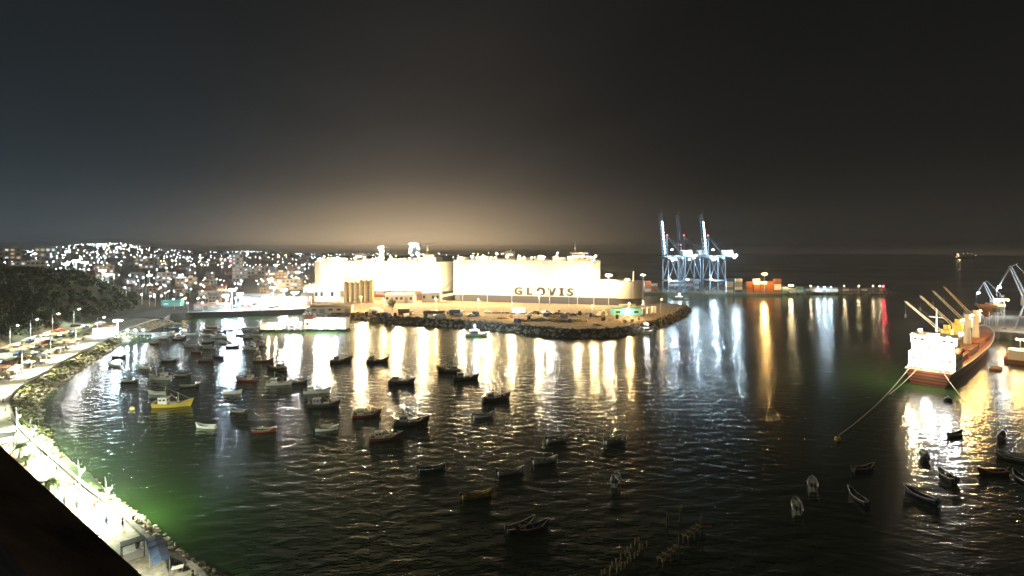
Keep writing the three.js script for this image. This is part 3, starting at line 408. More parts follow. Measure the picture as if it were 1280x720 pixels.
// ---------------------------------------------------------------- lighting masts
function downLight(parent, x, y, z, c, cd, size = 0.25) {   // a cut-off street lantern throws its light down only
  const l = new THREE.SpotLight(col(c), cd, 0, 1.12, 0.55); l.position.set(x, y, z); l.target.position.set(x, y - 5, z); l.castShadow = true; l.shadow.radius = size / 0.02; l.name = 'lamp'; parent.add(l, l.target); return l;
}
function highMast(label, p, h, c, cd, heads = 6, name = 'light_mast', group) {
  const t = thing(name, label, 'light mast', p, 0, group);
  mb().bar(V(0, 0, 0), V(0, h, 0), 0.32, 0.16, 8).box(0, 0.3, 0, 1.1, 0.6, 1.1).build('pole', M.steel, t);
  const ring = mb(); for (let k = 0; k < heads; k++) { const a = k / heads * 6.283, b = (k + 1) / heads * 6.283; ring.bar(V(Math.cos(a) * 1.3, h, Math.sin(a) * 1.3), V(Math.cos(b) * 1.3, h, Math.sin(b) * 1.3), 0.08, 0.08, 4).bar(V(0, h + 0.3, 0), V(Math.cos(a) * 1.3, h, Math.sin(a) * 1.3), 0.05, 0.05, 4); } ring.build('ring', M.steel, t);
  for (let k = 0; k < heads; k++) { const a = k / heads * 6.283; const m = part('floodlight', boxG, bulbOf(c), t); m.position.set(Math.cos(a) * 1.5, h - 0.35, Math.sin(a) * 1.5); m.scale.set(0.45, 0.5, 0.75).multiplyScalar(cd > 5000 ? 1.6 : 1); m.rotation.y = -a; m.rotation.z = -0.5; }
  lamp(t, 0, h - 1.1, 0, c, cd, 0.8); return t;
}
// along the car carrier berth; heads stand about 9 m off the hull
const onBerth = (u, d) => { const x = lx(u), a = V(24, 0, -391).add(V(Math.cos(K1.th) * x, 0, -Math.sin(K1.th) * x)), n = V(Math.sin(K1.th), 0, Math.cos(K1.th)); return a.addScaledVector(n, d).setY(3.4); };
for (const [u, d, h, c, cd, w] of [[590, 21, 24, SOFT, 7000, 'nearest the stern ramp'], [622, 26, 25, SOFT, 11000, 'before the funnel of the car carrier'], [650, 24, 24, SOFT, 6500, 'beside the middle of the car carrier'], [694, 22, 21, WHITE, 2600, 'abreast the bridge of the car carrier'], [724, 9, 20, SOFT, 3000, 'with the lower head near the bow'], [744, 9, 22, SOFT, 3400, 'second one back from the car carrier bow'], [762, 9, 22.5, SOFT, 7000, 'standing alone by the car carrier bow']]) highMast(`tall floodlight mast on the berth ${w}`, onBerth(u, d), h, c, cd);
for (const [x, z, h, cd, w] of [[-150, -418, 25, 20000, 'at the landward end of the white shed glare'], [-121, -416, 26, 32000, 'behind the yellow silos'], [-92, -408, 26, 32000, 'above the parked trucks of the pier'], [-70, -404, 25, 24000, 'beside the pier tree']]) highMast(`tall floodlight mast ${w}`, V(x, 3.4, z), h, SOFT, cd, 8);
// lamp towers seen over the second carrier: two lit lattice cranes
function latticeTower(label, p, h, w, c) {
  const t = thing('dock_crane', label, 'crane', p); const m = mb(), q = w / 2, cs = [[-q, -q], [q, -q], [q, q], [-q, q]];
  for (const [x, z] of cs) m.bar(V(x, 0, z), V(x * 0.8, h, z * 0.8), 0.3, 0.22, 5); const n = Math.round(h / 5); for (let k = 0; k < n; k++) for (let i = 0; i < 4; i++) { const f = lerp(1, 0.8, k / n), g = lerp(1, 0.8, (k + 1) / n), a = cs[i], b = cs[(i + 1) % 4]; m.bar(V(a[0] * f, h * k / n, a[1] * f), V(b[0] * g, h * (k + 1) / n, b[1] * g), 0.12, 0.12, 4); m.bar(V(a[0] * f, h * k / n, a[1] * f), V(b[0] * f, h * k / n, b[1] * f), 0.12, 0.12, 4); }
  m.build('tower', M.steel, t); mb().box(0, h + 1.2, 0, w * 1.3, 2.4, w * 1.2).build('machine_house', M.white, t); mb().bar(V(w * 0.5, h, 0), V(w * 2.4, h + 3, -8), 0.3, 0.2, 5).bar(V(0, h + 2, 0), V(-w, h + 1, 6), 0.3, 0.2, 5).build('jib', M.steel, t);
  for (let k = 0; k < 9; k++) { const m2 = part('floodlight', boxG, bulbOf(c), t); m2.position.set(R(-0.6, 0.6) * w, h - R(0, 10), q + 0.35); m2.scale.set(0.8, 0.7, 0.3); } lamp(t, 0, h - 3, q + 2.5, c, 1800, 0.5); return t;
}
latticeTower('slim dock crane tower lit with white lamps behind the second carrier', V(-127, 3.2, -500), 42, 3.4, WHITE); latticeTower('wide dock crane tower crowded with white lamps behind the second carrier', V(-97, 3.2, -512), 45, 8, COOL);
whole('back_quay', polySlab([V(-240, 0, -478), V(-60, 0, -478), V(-60, 0, -620), V(-240, 0, -620)], 3.2, -3), M.concrete, 'concrete quay behind the second car carrier', 'quay', 'structure');

// ---------------------------------------------------------------- things on the pier
const PY = 3.4;
function streetLamp(name, label, p, turn, h, c, cd, group, arm = 1.6, bulb, down = false) {
  const t = thing(name, label, 'street lamp', p, turn, group); mb().bar(V(0, 0, 0), V(0, h, 0), 0.13, 0.07, 6).bar(V(0, h, 0), V(0, h + 0.3, arm), 0.06, 0.05, 5).box(0, 0.25, 0, 0.4, 0.5, 0.4).build('pole', M.steel, t);
  mb().box(0, h + 0.36, arm, 0.34, 0.14, 0.8).build('lamp_housing', M.grey, t); part('lamp_glass', mb().box(0, h + 0.2, arm, 0.34, 0.16, 0.72).geo(), bulb ?? bulbOf(c), t); if (cd) (down ? downLight : lamp)(t, 0, h, arm, c, cd, 0.25); return t;
}
highMast('shorter mast lamp glaring warm before the ship lettering', G(674, 391, PY), 13.2, SOFT, 3800, 6);
streetLamp('street_lamp', 'unlit street lamp post standing before the dark lower hull', G(711, 392, PY), 0, 12, SOFT, 0, undefined, 1.6, M.grey);
for (const [u, v, cd, w] of [[545, 391, 1800, 'by the pier tree'], [598, 392, 1500, 'beside the lit pier cabin'], [640, 398, 900, 'among the rubble heaps'], [786, 398, 3000, 'before the teal pier building'], [740, 402, 500, 'on the bare pier edge'], [480, 392, 2600, 'before the yellow silos'], [452, 388, 2600, 'at the silo foot'], [826, 392, 400, 'at the rocky pier head']]) streetLamp('street_lamp', `warm sodium street lamp ${w}`, G(u, v, PY), 0, 9, WARM, cd);
{ // silos
  const t = thing('silo_block', 'row of tall yellow lit cylindrical silos on the quay', 'silo', V(-118, PY, -395)); const m = mat(0.6, 0.44, 0.18, 0.6, 0, { map: rep(grit, 2, 4) });
  for (let i = 0; i < 6; i++) { const s = part('silo', mb().cyl(i * 3.9 - 10, 0, 0, 1.95, 15 + (i > 2 ? 1.5 : 0), 18).cyl(i * 3.9 - 10, 15 + (i > 2 ? 1.5 : 0), 0, 1.95, 1.2, 18, 0.3).geo(), m, t); for (let k = 1; k < 5; k++) part('band', mb().add(new THREE.TorusGeometry(1.97, 0.06, 4, 18).rotateX(Math.PI / 2), new THREE.Matrix4().makeTranslation(i * 3.9 - 10, k * 3.2, 0)).geo(), M.steel, s); }
  mb().box(0, 18.6, 0, 24, 1.2, 2.2).bar(V(-11, 0, 2.6), V(-11, 19, 2.6), 0.15).bar(V(-10.2, 0, 2.6), V(-10.2, 19, 2.6), 0.15).build('conveyor_gallery', M.grey, t);
}
function shed(name, label, p, turn, w, h, d, wallM, roofM, o = {}) {
  const t = thing(name, label, 'building', p, turn); part('wall', mb().box(0, h / 2, 0, w, h, d).geo(), wallM, t);
  const s = new THREE.Shape(); s.moveTo(-d / 2 - 0.4, 0); s.lineTo(0, h * (o.pitch ?? 0.22) + 0.3); s.lineTo(d / 2 + 0.4, 0); s.closePath(); const g = new THREE.ExtrudeGeometry(s, { depth: w + 0.8, bevelEnabled: false }); g.rotateY(Math.PI / 2); g.translate(-w / 2 - 0.4, h + 0.002, 0); part('roof', g, roofM, t);
  const n = o.bays ?? Math.max(2, Math.round(w / 5)); for (let k = 0; k < n; k++) { const x = (k + 0.5) / n * w - w / 2; if (k % 3 === 1) sbox('door', M.grey, t, x, h * 0.33, d / 2 + 0.03, w / n * 0.6, h * 0.66, 0.08); else sbox('window', o.lit ? M.winCool : M.glass, t, x, h * 0.55, d / 2 + 0.03, w / n * 0.5, h * 0.3, 0.08); }
  return t;
}
{ // teal building on the pier head with ribbed pergola
  const p = G(782, 394, PY), t = shed('pier_building', 'teal pier head building with white container annex', p, 0.05, 17, 4.4, 7, M.teal, M.teal, { pitch: 0.1 });
  for (let k = 0; k < 6; k++) { const m = part('awning_rib', mb().box(0, 0, 0, 0.3, 0.3, 6).geo(), M.yellow, t); m.position.set(-3 + k * 1.7, 6.6, -1); m.rotation.y = -0.55; } mb().bar(V(-3, 0, -3), V(-3, 6.5, -3), 0.12).bar(V(6, 0, -3), V(6, 6.5, -3), 0.12).box(1.5, 6.45, -3, 10, 0.2, 0.2).box(1.5, 6.45, 1, 10, 0.2, 0.2).bar(V(-3, 0, 1), V(-3, 6.5, 1), 0.1).bar(V(6, 4, 1), V(6, 6.5, 1), 0.1).build('awning_frame', M.steel, t);
  sbox('floodlight', M.bulbCool, t, 0, 4.2, 3.9, 0.9, 0.3, 0.3); lamp(t, 0, 4.0, 5.2, COOL, 260, 0.4);
  for (let k = 0; k < 3; k++) { const c = thing('white_container', `white upright container beside the teal building, ${['touching its wall', 'middle of three', 'outermost of three'][k]}`, 'container', G(805 + k * 6, 393 - k, PY), 0.1); sbox('box', M.white, c, 0, 2.1, 0, 2.3, 4.2, 2.4); for (let j = 0; j < 4; j++) sbox('rib', M.cream, c, -0.9 + j * 0.6, 2.1, 1.24, 0.12, 3.9, 0.08); }
  const e = thing('excavator', 'small pale excavator parked left of the teal building', 'excavator', G(748, 396, PY), 0.4); mb().box(0, 0.4, 0.9, 3.2, 0.8, 0.5).box(0, 0.4, -0.9, 3.2, 0.8, 0.5).build('track', M.dark, e); mb().box(-0.3, 1.6, 0, 2.6, 1.5, 2.2).box(0.4, 2.6, 0.5, 1.3, 1.2, 1.0).build('cab', M.cream, e); mb().bar(V(0.9, 1.6, 0), V(3.6, 4.2, 0), 0.25).bar(V(3.6, 4.2, 0), V(5.6, 1.8, 0), 0.2).box(5.6, 1.3, 0, 0.9, 0.9, 1.1).build('arm', M.cream, e);
}
{ // lit cabin, sheds, rubble heaps, tree, fence and vehicles on the pier
  const c = thing('site_cabin', 'white site cabin brightly lit before the dark lower hull', 'cabin', G(648, 392, PY), -0.1); sbox('body', M.white, c, 0, 2.0, 0, 9, 3.0, 2.8); sbox('roof', M.grey, c, 0, 3.6, 0, 9.4, 0.2, 3.2); for (let k = 0; k < 3; k++) sbox('window', M.winCool, c, -3 + k * 3, 2.3, 1.43, 1.6, 1.1, 0.06); sbox('lamp', M.bulbWhite, c, 0, 3.4, 1.75, 1.2, 0.2, 0.25); lamp(c, 0, 3.2, 2.8, WHITE, 160, 0.3); for (const x of [-4, 4]) sbox('support', M.dark, c, x, 0.25, 0, 0.4, 0.5, 2);
  shed('pier_shed', 'long low shed at the landward root of the pier', G(415, 390, PY), 0.1, 26, 3.6, 8, M.cream, M.grey); shed('pier_shed', 'small low grey shed right of the pier tree', G(543, 396, PY), -0.05, 12, 2.8, 6, M.grey, M.rust);
  const heap = new THREE.IcosahedronGeometry(1, 3); { const p = heap.attributes.position; for (let i = 0; i < p.count; i++) { const s = 1 + 0.3 * n2(p.getX(i) * 3, p.getY(i) * 3 + p.getZ(i) * 2.4); p.setXYZ(i, p.getX(i) * s, Math.max(-0.05, p.getY(i)) * s, p.getZ(i) * s); } heap.computeVertexNormals(); }
  for (const [u, v, s, k] of [[672, 400, 4, 0], [697, 401, 4.4, 1], [722, 401, 3.4, 0], [652, 401, 2.6, 1], [746, 406, 2.4, 0], [628, 398, 2.4, 1], [694, 396, 3, 0]]) { const m = whole('earth_heap', heap, k ? M.dirt : M.rockB, k ? 'low brown earth heap on the pier yard' : 'low grey rubble heap on the pier yard', 'heap', undefined, 'heaps on the pier yard'); m.position.copy(G(u, v, PY)); m.scale.set(s * 1.4, s * 0.42, s); m.rotation.y = u; }
  for (let i = 0; i < 46; i++) { const u = lerp(615, 745, i / 45) + R(-1, 1), m = whole('barrier_block', boxG, i % 4 ? M.concrete : M.cream, 'pale concrete barrier block in the line along the berth', 'barrier', undefined, 'barrier blocks along the berth'); m.position.copy(G(u, lerp(390.5, 392.5, i / 45), PY + 0.5)); m.scale.set(R(1.2, 1.9), 1.0, 0.6); m.rotation.y = R(-0.3, 0.3); }
}
{ // stacked gear on the pier yard
  const kinds = [['pallet_stack', 'stack of timber pallets on the pier yard', 'pallets', M.paleWood, (m) => { for (let k = 0; k < 6; k++) m.box(0, 0.1 + k * 0.17, 0, 1.3, 0.1, 1.1).box(0, 0.16 + k * 0.17, 0, 1.2, 0.06, 0.2); }], ['tyre_pile', 'pile of dark tyres on the pier yard', 'tyres', M.black, (m) => { for (let k = 0; k < 5; k++) m.add(new THREE.TorusGeometry(0.55, 0.2, 6, 12).rotateX(Math.PI / 2), new THREE.Matrix4().makeTranslation(0, 0.2 + k * 0.36, 0)); }], ['pipe_stack', 'stack of grey pipes on the pier yard', 'pipes', M.steel, (m) => { for (let k = 0; k < 6; k++) m.add(new THREE.CylinderGeometry(0.3, 0.3, 6, 8).rotateZ(Math.PI / 2), new THREE.Matrix4().makeTranslation(0, 0.3 + (k > 3 ? 1.04 : k > 1 ? 0.52 : 0), (k % 2) * 0.6)); }], ['crate_heap', 'covered cargo heap under a tarpaulin on the pier yard', 'cargo', M.tarp, (m) => { m.box(0, 0.8, 0, 3, 1.6, 2).box(0.1, 1.75, 0, 2.4, 0.4, 1.5); }]].map(([n, l, c, mt, f]) => { const m = mb(); f(m); return [n, l, c, mt, m.geo()]; });
  for (let i = 0; i < 44; i++) { const [n, l, c, mt, g] = kinds[i % 4], u = R(455, 800), p = G(u, R(390, 396) + (u > 600 ? R(0, 10) : R(0, 4)), PY); if (p.x > 80 && p.z < -368) continue; const o = whole(n, g, mt, l, c, undefined, 'gear stacked on the pier yard'); o.position.copy(p); o.rotation.y = R(0, 3); o.scale.setScalar(R(0.9, 1.5)); }
}
// vehicles
function car(label, bodyM, group) {
  const t = thing('parked_car', label, 'car', null, 0, group), s = new THREE.Shape(); for (const [i, p] of [[-2.1, 0.35], [-2.1, 0.85], [-1.95, 0.98], [-1.55, 1.02], [-1.05, 1.42], [0.35, 1.45], [0.95, 1.0], [1.9, 0.86], [2.1, 0.7], [2.1, 0.35]].entries()) i ? s.lineTo(...p) : s.moveTo(...p);
  s.closePath(); const g = new THREE.ExtrudeGeometry(s, { depth: 1.56, bevelEnabled: true, bevelSize: 0.08, bevelThickness: 0.08, bevelSegments: 1 }); g.translate(0, 0, -0.78); part('body', g, bodyM, t);
  for (const z of [-0.87, 0.87]) { const w = new THREE.Shape(); for (const [i, p] of [[-1.4, 1.04], [-1.0, 1.36], [0.32, 1.38], [0.82, 1.03]].entries()) i ? w.lineTo(...p) : w.moveTo(...p); w.closePath(); const m = part('side_window', new THREE.ExtrudeGeometry(w, { depth: 0.02, bevelEnabled: false }), M.glass, t); m.position.z = z - 0.01; }
  for (const [x, a] of [[0.72, -0.84], [-1.36, 0.86]]) { const m = part(x > 0 ? 'windscreen' : 'rear_window', boxG, M.glass, t); m.position.set(x, 1.25, 0); m.scale.set(0.62, 0.03, 1.4); m.rotation.z = a; }
  for (const x of [-1.3, 1.3]) for (const z of [-0.8, 0.8]) { const m = part('wheel', new THREE.CylinderGeometry(0.33, 0.33, 0.22, 12).rotateX(Math.PI / 2), M.black, t); m.position.set(x, 0.33, z); }
  for (const z of [-0.6, 0.6]) sbox('headlight', M.white, t, 2.17, 0.7, z, 0.04, 0.16, 0.3); return t;
}
const cars = ['white', 'grey', 'red', 'blue', 'black'].map((c) => car(`${c} hatchback car parked in the row beside the coast road`, { white: M.white, grey: M.steel, red: M.red, blue: M.blue, black: mat(0.02, 0.02, 0.022, 0.25) }[c], 'cars parked along the coast road'));
{
  const left = new Set(cars); const park = (k, p, turn, label, group) => { const o = cars[k]; if (!label && left.has(o)) { left.delete(o); o.position.copy(p); o.rotation.y = turn; return o; } return dup(o, p, turn, label, group); };
  for (let i = 0; i < 26; i++) { const s = lerp(0.45, 0.93, i / 25) + R(-0.003, 0.003); park(i % 5, edgeAt(s, i % 2 ? 19.7 : 27.3, 3.4), edgeTurn(s) + (i % 2 ? 0 : Math.PI) + 0.02); }
  for (let i = 0; i < 15; i++) { const u = 560 + R(-15, 190), p = G(u, R(390.5, 395), PY); if (p.x > 70) continue; park(i % 5, p, R(-0.4, 0.2), `${['white', 'grey', 'red', 'blue', 'black'][i % 5]} car left on the earth yard of the pier`, 'cars on the pier yard'); }
  for (let i = 0; i < 12; i++) park(i % 5, V(R(-232, -160), 3.3, R(-352, -372)), R(-0.2, 0.2), `${['white', 'grey', 'red', 'blue', 'black'][i % 5]} car parked on the fishing quay`, 'cars on the fishing quay');
}
function truck(label, p, turn, boxM) { const t = thing('truck', label, 'truck', p, turn); sbox('cargo_box', boxM, t, -1, 2.2, 0, 7, 2.6, 2.4); mb().box(3.6, 1.6, 0, 1.9, 2.0, 2.3).box(0, 0.75, 0, 9, 0.3, 1.6).build('cab', M.white, t); sbox('windscreen', M.glass, t, 4.57, 2.0, 0, 0.05, 0.9, 2.0); for (const x of [-3.5, -2.3, 3.2]) for (const z of [-1, 1]) { const m = part('wheel', new THREE.CylinderGeometry(0.5, 0.5, 0.35, 12).rotateX(Math.PI / 2), M.black, t); m.position.set(x, 0.5, z); } return t; }
truck('white box truck parked at the foot of the silos', G(470, 392, PY), 0.1, M.white); truck('orange box truck beside the pier tree', G(507, 393, PY), -0.1, M.orange); truck('blue box truck near the stern ramp', G(570, 394, PY), 0.3, M.blue);
// quay warehouses and a container row before the second carrier
shed('quay_warehouse', 'tall pale warehouse at the landward end of the second carrier', V(-150, PY, -404), 0.05, 24, 11, 14, M.cream, M.grey, { pitch: 0.16, bays: 6 }); shed('quay_warehouse', 'low warehouse with rusty roof between the silos and the pier tree', V(-86, PY, -396), -0.06, 22, 6, 10, M.cream, M.rust, { pitch: 0.2, bays: 6 }); shed('quay_warehouse', 'narrow grey warehouse between the pier tree and the stern ramp', V(-62, PY, -398), -0.1, 14, 7.5, 9, M.grey, M.grey, { pitch: 0.15, bays: 4 });
{ const g = mb().box(0, 1.3, 0, 6.06, 2.6, 2.44); for (let k = 0; k < 9; k++) g.box(-2.7 + k * 0.675, 1.3, 1.24, 0.16, 2.3, 0.06); const cg = g.geo(), ms = [['orange', M.orange], ['blue', M.blue], ['white', M.white], ['rust red', M.rust]]; for (let k = 0; k < 9; k++) for (let y = 0; y < 2 + (k % 2); y++) { const [n, m] = pick(ms), o = whole('shipping_container', cg, m, `${n} shipping container stacked before the second carrier`, 'container', undefined, 'containers before the second carrier'); o.position.set(-118 + k * 6.3, PY + 0.004 + y * 2.61, -409 + (k > 3 ? 2 : 0)); } }
// trees
function makeTree(name, label, h, w, n, group) {
  const t = thing(name, label, 'tree', null, 0, group), m = mb(); m.bar(V(0, -0.5, 0), V(0.15, h * 0.55, 0.1), h * 0.03, h * 0.018, 6); for (let k = 0; k < 6; k++) { const a = k * 1.05; m.bar(V(0.1, h * (0.28 + 0.05 * k), 0.05), V(Math.cos(a) * w * 0.34, h * (0.55 + 0.05 * k), Math.sin(a) * w * 0.34), h * 0.012, h * 0.005, 4); } m.build('trunk', M.bark, t);
  const c = mb(); for (let k = 0; k < 7; k++) { const a = k * 2.4, r = k ? w * 0.26 : 0; c.add(leafClump(Math.round(n / 7), w * 0.27, h * 0.19, w * 0.27, h * 0.035), new THREE.Matrix4().makeTranslation(Math.cos(a) * r, h * (0.55 + 0.055 * k), Math.sin(a) * r)); } c.build('crown', M.leaf, t); return t;
}
const pt = makeTree('pier_tree', 'lone round crowned tree growing on the lit pier', 8.5, 6, 700); pt.position.copy(G(490, 391, PY));
const trees = [0, 1, 2].map((k) => makeTree('bluff_tree', ['broad dark tree on the wooded bluff', 'tall narrow dark tree on the wooded bluff', 'low bushy dark tree on the wooded bluff'][k], [10, 13, 6.5][k], [8, 5, 6][k], [900, 800, 600][k], 'trees on the bluff'));
{
  let n = 0; for (let i = 0; i < 900 && n < 96; i++) { const s = R(0.3, 0.9), p = edgeAt(s, R(33, 86), 0); p.y = land(p.x, p.z); if (p.y < 3 || p.x / p.z > 1.12) continue; const k = n % 3, o = n < 3 ? trees[k] : dup(trees[k]); o.position.copy(p); o.rotation.y = R(0, 6); o.scale.setScalar(R(0.7, 1.15)); n++; }
  const g = mb().add(leafClump(170, 2.4, 1.5, 2.4, 0.42)).geo(), im = shade(new THREE.InstancedMesh(g, M.leaf, 1700)); im.name = 'bluff_woodland'; let c = 0; while (c < 1700) { const u = R(-60, 172), d = R(150, 420), p = V((u - 640) / F * d, 0, -d), [, q] = nearestEdge(p.x, p.z); p.y = land(p.x, p.z); if (q < 31 || q > 150 || p.y < 5) continue; const k = R(0.7, 1.7); im.setMatrixAt(c++, new THREE.Matrix4().compose(p.setY(p.y + 0.9), new THREE.Quaternion().setFromAxisAngle(V(0, 1, 0), R(0, 6)), V(k, k, k))); }
  scene.add(im); tag(im, 'dark thicket covering the steep bluff', 'woodland', undefined, 'stuff');
}

// ---------------------------------------------------------------- container terminal
function stsCrane(label, p, up, lampsOn) {              // water side at -x, girder along x
  const t = thing('container_crane', label, 'crane', p), hg = 33, w = 15, dz = 9, steel = mat(0.15, 0.2, 0.26, 0.5);
  for (const x of [0, w]) for (const z of [-dz, dz]) part('leg', mb().box(x, hg / 2, z, 0.8, hg, 0.8).box(x, 0.8, z, 2.2, 1.6, 4.4).geo(), steel, t);
  const pb = mb(); for (const z of [-dz, dz]) { pb.box(w / 2, 11, z, w, 1.2, 0.9).bar(V(0, 12, z), V(w / 2, hg, z), 0.35, 0.35, 5).bar(V(w, 12, z), V(w / 2, hg, z), 0.35, 0.35, 5).bar(V(0, 1, z), V(w, 11, z), 0.28, 0.28, 5); } for (const x of [0, w]) pb.box(x, hg, 0, 1.2, 1.4, 2 * dz).box(x, 11, 0, 0.9, 1.1, 2 * dz).bar(V(x, 11, -dz), V(x, hg, dz), 0.25, 0.25, 5); pb.build('portal_frame', steel, t);
  const gd = mb(); for (const z of [-3, 3]) gd.box(w * 0.9, hg + 1.6, z, w * 2.1, 1.7, 0.8); for (let k = 0; k < 8; k++) gd.box(-4 + k * 4.4, hg + 1.6, 0, 0.4, 0.5, 6); gd.build('girder', steel, t);
  mb().bar(V(0, hg + 1, -5), V(1.5, hg + 21, -1), 0.5, 0.4, 5).bar(V(0, hg + 1, 5), V(1.5, hg + 21, 1), 0.5, 0.4, 5).bar(V(1.5, hg + 21, 0), V(w * 1.6, hg + 2.4, 0), 0.28, 0.28, 5).bar(V(1.5, hg + 21, 0), V(w, hg + 2.4, 4), 0.28, 0.28, 5).box(1.5, hg + 21.3, 0, 1.5, 0.9, 3.4).build('apex_frame', steel, t);
  const bm = new THREE.Group(); bm.name = 'boom'; bm.position.set(-2, hg + 1.6, 0); bm.rotation.z = up ? -1.48 : -0.02; t.add(bm); const L = up ? 41 : 38;
  const bb = mb(); for (const z of [-2.6, 2.6]) bb.box(-L / 2, 0, z, L, 0.8, 0.45).bar(V(-1, 2.6, z * 0.6), V(-L * 0.8, 2.4, z * 0.6), 0.16, 0.16, 4); for (let k = 0; k <= 12; k++) bb.box(-L * k / 12, 0, 0, 0.35, 0.4, 5.2).bar(V(-L * k / 12, 0.4, 2), V(-L * (k + 0.5) / 12, 2.5, 1.5), 0.14, 0.14, 4).bar(V(-L * (k + 0.5) / 12, 2.5, 1.5), V(-L * (k + 1) / 12, 0.4, 2), 0.14, 0.14, 4); bb.build('boom_truss', steel, bm);
  if (lampsOn) for (let k = 1; k < 11; k++) { const m = part('lamp', boxG, M.bulbCool, bm); m.position.set(-L * k / 12.5, 0.9, 3.3); m.scale.set(1.0, 0.4, 0.4); }
  mb().box(w * 1.35, hg + 5.0, 0, 9, 5, 7).build('machine_house', M.white, t); mb().box(w * 0.4, hg - 1.8, 2, 3, 2.6, 2.4).build('operator_cab', M.white, t);
  if (lampsOn) {
    for (const [x, y, z] of [[2, hg + 0.2, 6.5], [w, hg + 0.2, 6.5], [w * 1.7, hg + 0.3, 5], [w * 0.5, hg, 6.5], [w * 1.2, 12.4, dz + 0.8], [1, 12.4, dz + 0.8], [w * 1.85, hg + 2.9, 4], [5, hg + 8, 4]]) { const m = part('floodlight', boxG, M.bulbCool, t); m.position.set(x, y, z); m.scale.set(1.4, 0.7, 0.6); }
    lamp(t, w * 0.5, hg - 1.4, 9, COOL, 3000, 0.6); lamp(t, w * 1.75, hg - 0.8, 8, COOL, 2200, 0.6); lamp(t, 3, 13, dz + 5, COOL, 1600, 0.5);
  }
  sbox('obstruction_lamp', M.bulbRed, t, 1.5, hg + 22.3, 0, 0.5, 0.6, 0.5); return t;
}
const cz = (u, v = 365) => { const p = G(u, v, CT); return p; };
stsCrane('container crane with raised lamp studded boom beside the car carrier bow', cz(832), true, true); stsCrane('container crane with dark raised boom standing between two lit cranes', cz(853, 363), true, false); stsCrane('container crane with raised lamp studded boom and lit back girder', cz(883, 364), true, true);
{
  const red = thing('beacon_lamp', 'red warning lamp on a slim pole between the container cranes', 'lamp', cz(851, 362)); mb().bar(V(0, 0, 0), V(0, 45.4, 0), 0.3, 0.15).build('pole', M.steel, red); sbox('lamp', M.bulbRed, red, 0, 45.8, 0, 0.9, 0.9, 0.9); lamp(red, 0, 46.9, 0.8, RED, 160, 0.3);
  const cg = mb().box(0, 1.3, 0, 6.06, 2.6, 2.44); for (let k = 0; k < 9; k++) cg.box(-2.7 + k * 0.675, 1.3, 1.24, 0.16, 2.3, 0.06); const cgeo = cg.geo(), cm = { orange: M.orange, blue: M.blue, white: M.white, red: M.rust, green: M.green, grey: M.grey };
  const place = (u0, u1, v, rows, label, names, dn = 0) => { const a = G(u0, v, CT), b = G(u1, v, CT), n = Math.max(1, Math.floor(a.distanceTo(b) / 6.4)); for (let k = 0; k < n; k++) for (let y = 0; y < rows - (rnd() < 0.3 ? 1 : 0); y++) { const c = pick(names), m = whole('shipping_container', cgeo, cm[c], `${c} shipping container stacked ${label}`, 'container', undefined, `containers ${label}`); m.position.copy(a).lerp(b, (k + 0.5) / n); m.position.y = CT + y * 2.61 + 0.004; m.position.z -= dn; } };
  place(781, 822, 364.2, 4, 'left of the container cranes', ['orange', 'white', 'red', 'grey']); place(906, 929, 365.5, 5, 'right of the container cranes', ['white', 'blue', 'grey']); place(932, 976, 365.5, 5, 'below the orange mast lamp', ['orange', 'red', 'orange', 'white']); place(840, 880, 362, 4, 'under the container cranes', ['blue', 'white', 'grey', 'red'], 14); place(976, 1004, 365.3, 2, 'at the root of the breakwater', ['green', 'grey', 'orange']);
  highMast('mast lamp glaring orange above the container stacks', cz(953, 366).add(V(0, 0, 4)), 18.4, WARM, 5200, 6); highMast('warm terminal mast left of the container cranes', cz(802, 364.6).add(V(0, 0, 5)), 17, SOFT, 1300, 6);
  highMast('small mast lamp over the breakwater root', cz(988, 366).add(V(0, 0, 1)), 7.4, SOFT, 420, 4);
  for (const [u, c, cd] of [[1022, COOL, 500], [1030, COOL, 900], [1038, COOL, 500]]) streetLamp('breakwater_lamp', 'one of three cool white lamps crowded on the breakwater', cz(u, 366), 0, 5.5, c, cd, 'cool lamps on the breakwater', 0.8);
  for (const u of [1013, 1055, 1073, 1091, 1099]) streetLamp('breakwater_lamp', 'warm lamp post in the spaced row along the breakwater', cz(u, 365.6), 0, 6.2, SOFT, 150, 'warm lamps on the breakwater', 0.6);
  const bw = thing('breakwater_wall', 'pale lit parapet wall along the top of the breakwater', 'wall'); for (let k = 0; k < 16; k++) { const a = G(984 + k * 7.7, 363.6, CT), b = G(984 + (k + 1) * 7.7 - 0.25, 363.6, CT), m = part('panel', boxG, k % 3 ? M.concrete : M.cream, bw); m.position.copy(a).lerp(b, 0.5).setY(CT + 1.1); m.scale.set(a.distanceTo(b), 2.2, 0.8); }
  shed('breakwater_house', 'small house under the cool lamps on the breakwater', cz(1031, 364.6), 0, 22, 3.2, 6, M.white, M.grey, { lit: true });
  shed('terminal_shed', 'low terminal shed beside the orange container stack', cz(990, 364.4), 0, 14, 3.6, 8, M.cream, M.rust);
  const bc = thing('harbour_light', 'red harbour light tower at the breakwater end', 'beacon', cz(1104, 366)); part('tower', mb().cyl(0, 0, 0, 1.1, 5.4, 12, 0.8).cyl(0, 5.4, 0, 1.3, 0.25, 12).geo(), M.red, bc); part('lantern', mb().cyl(0, 5.65, 0, 0.55, 1.1, 10).geo(), M.bulbRed, bc); part('cap', mb().cyl(0, 6.75, 0, 0.7, 0.6, 10, 0.1).geo(), M.red, bc); lamp(bc, 0, 6.2, 1.4, RED, 160, 0.4);
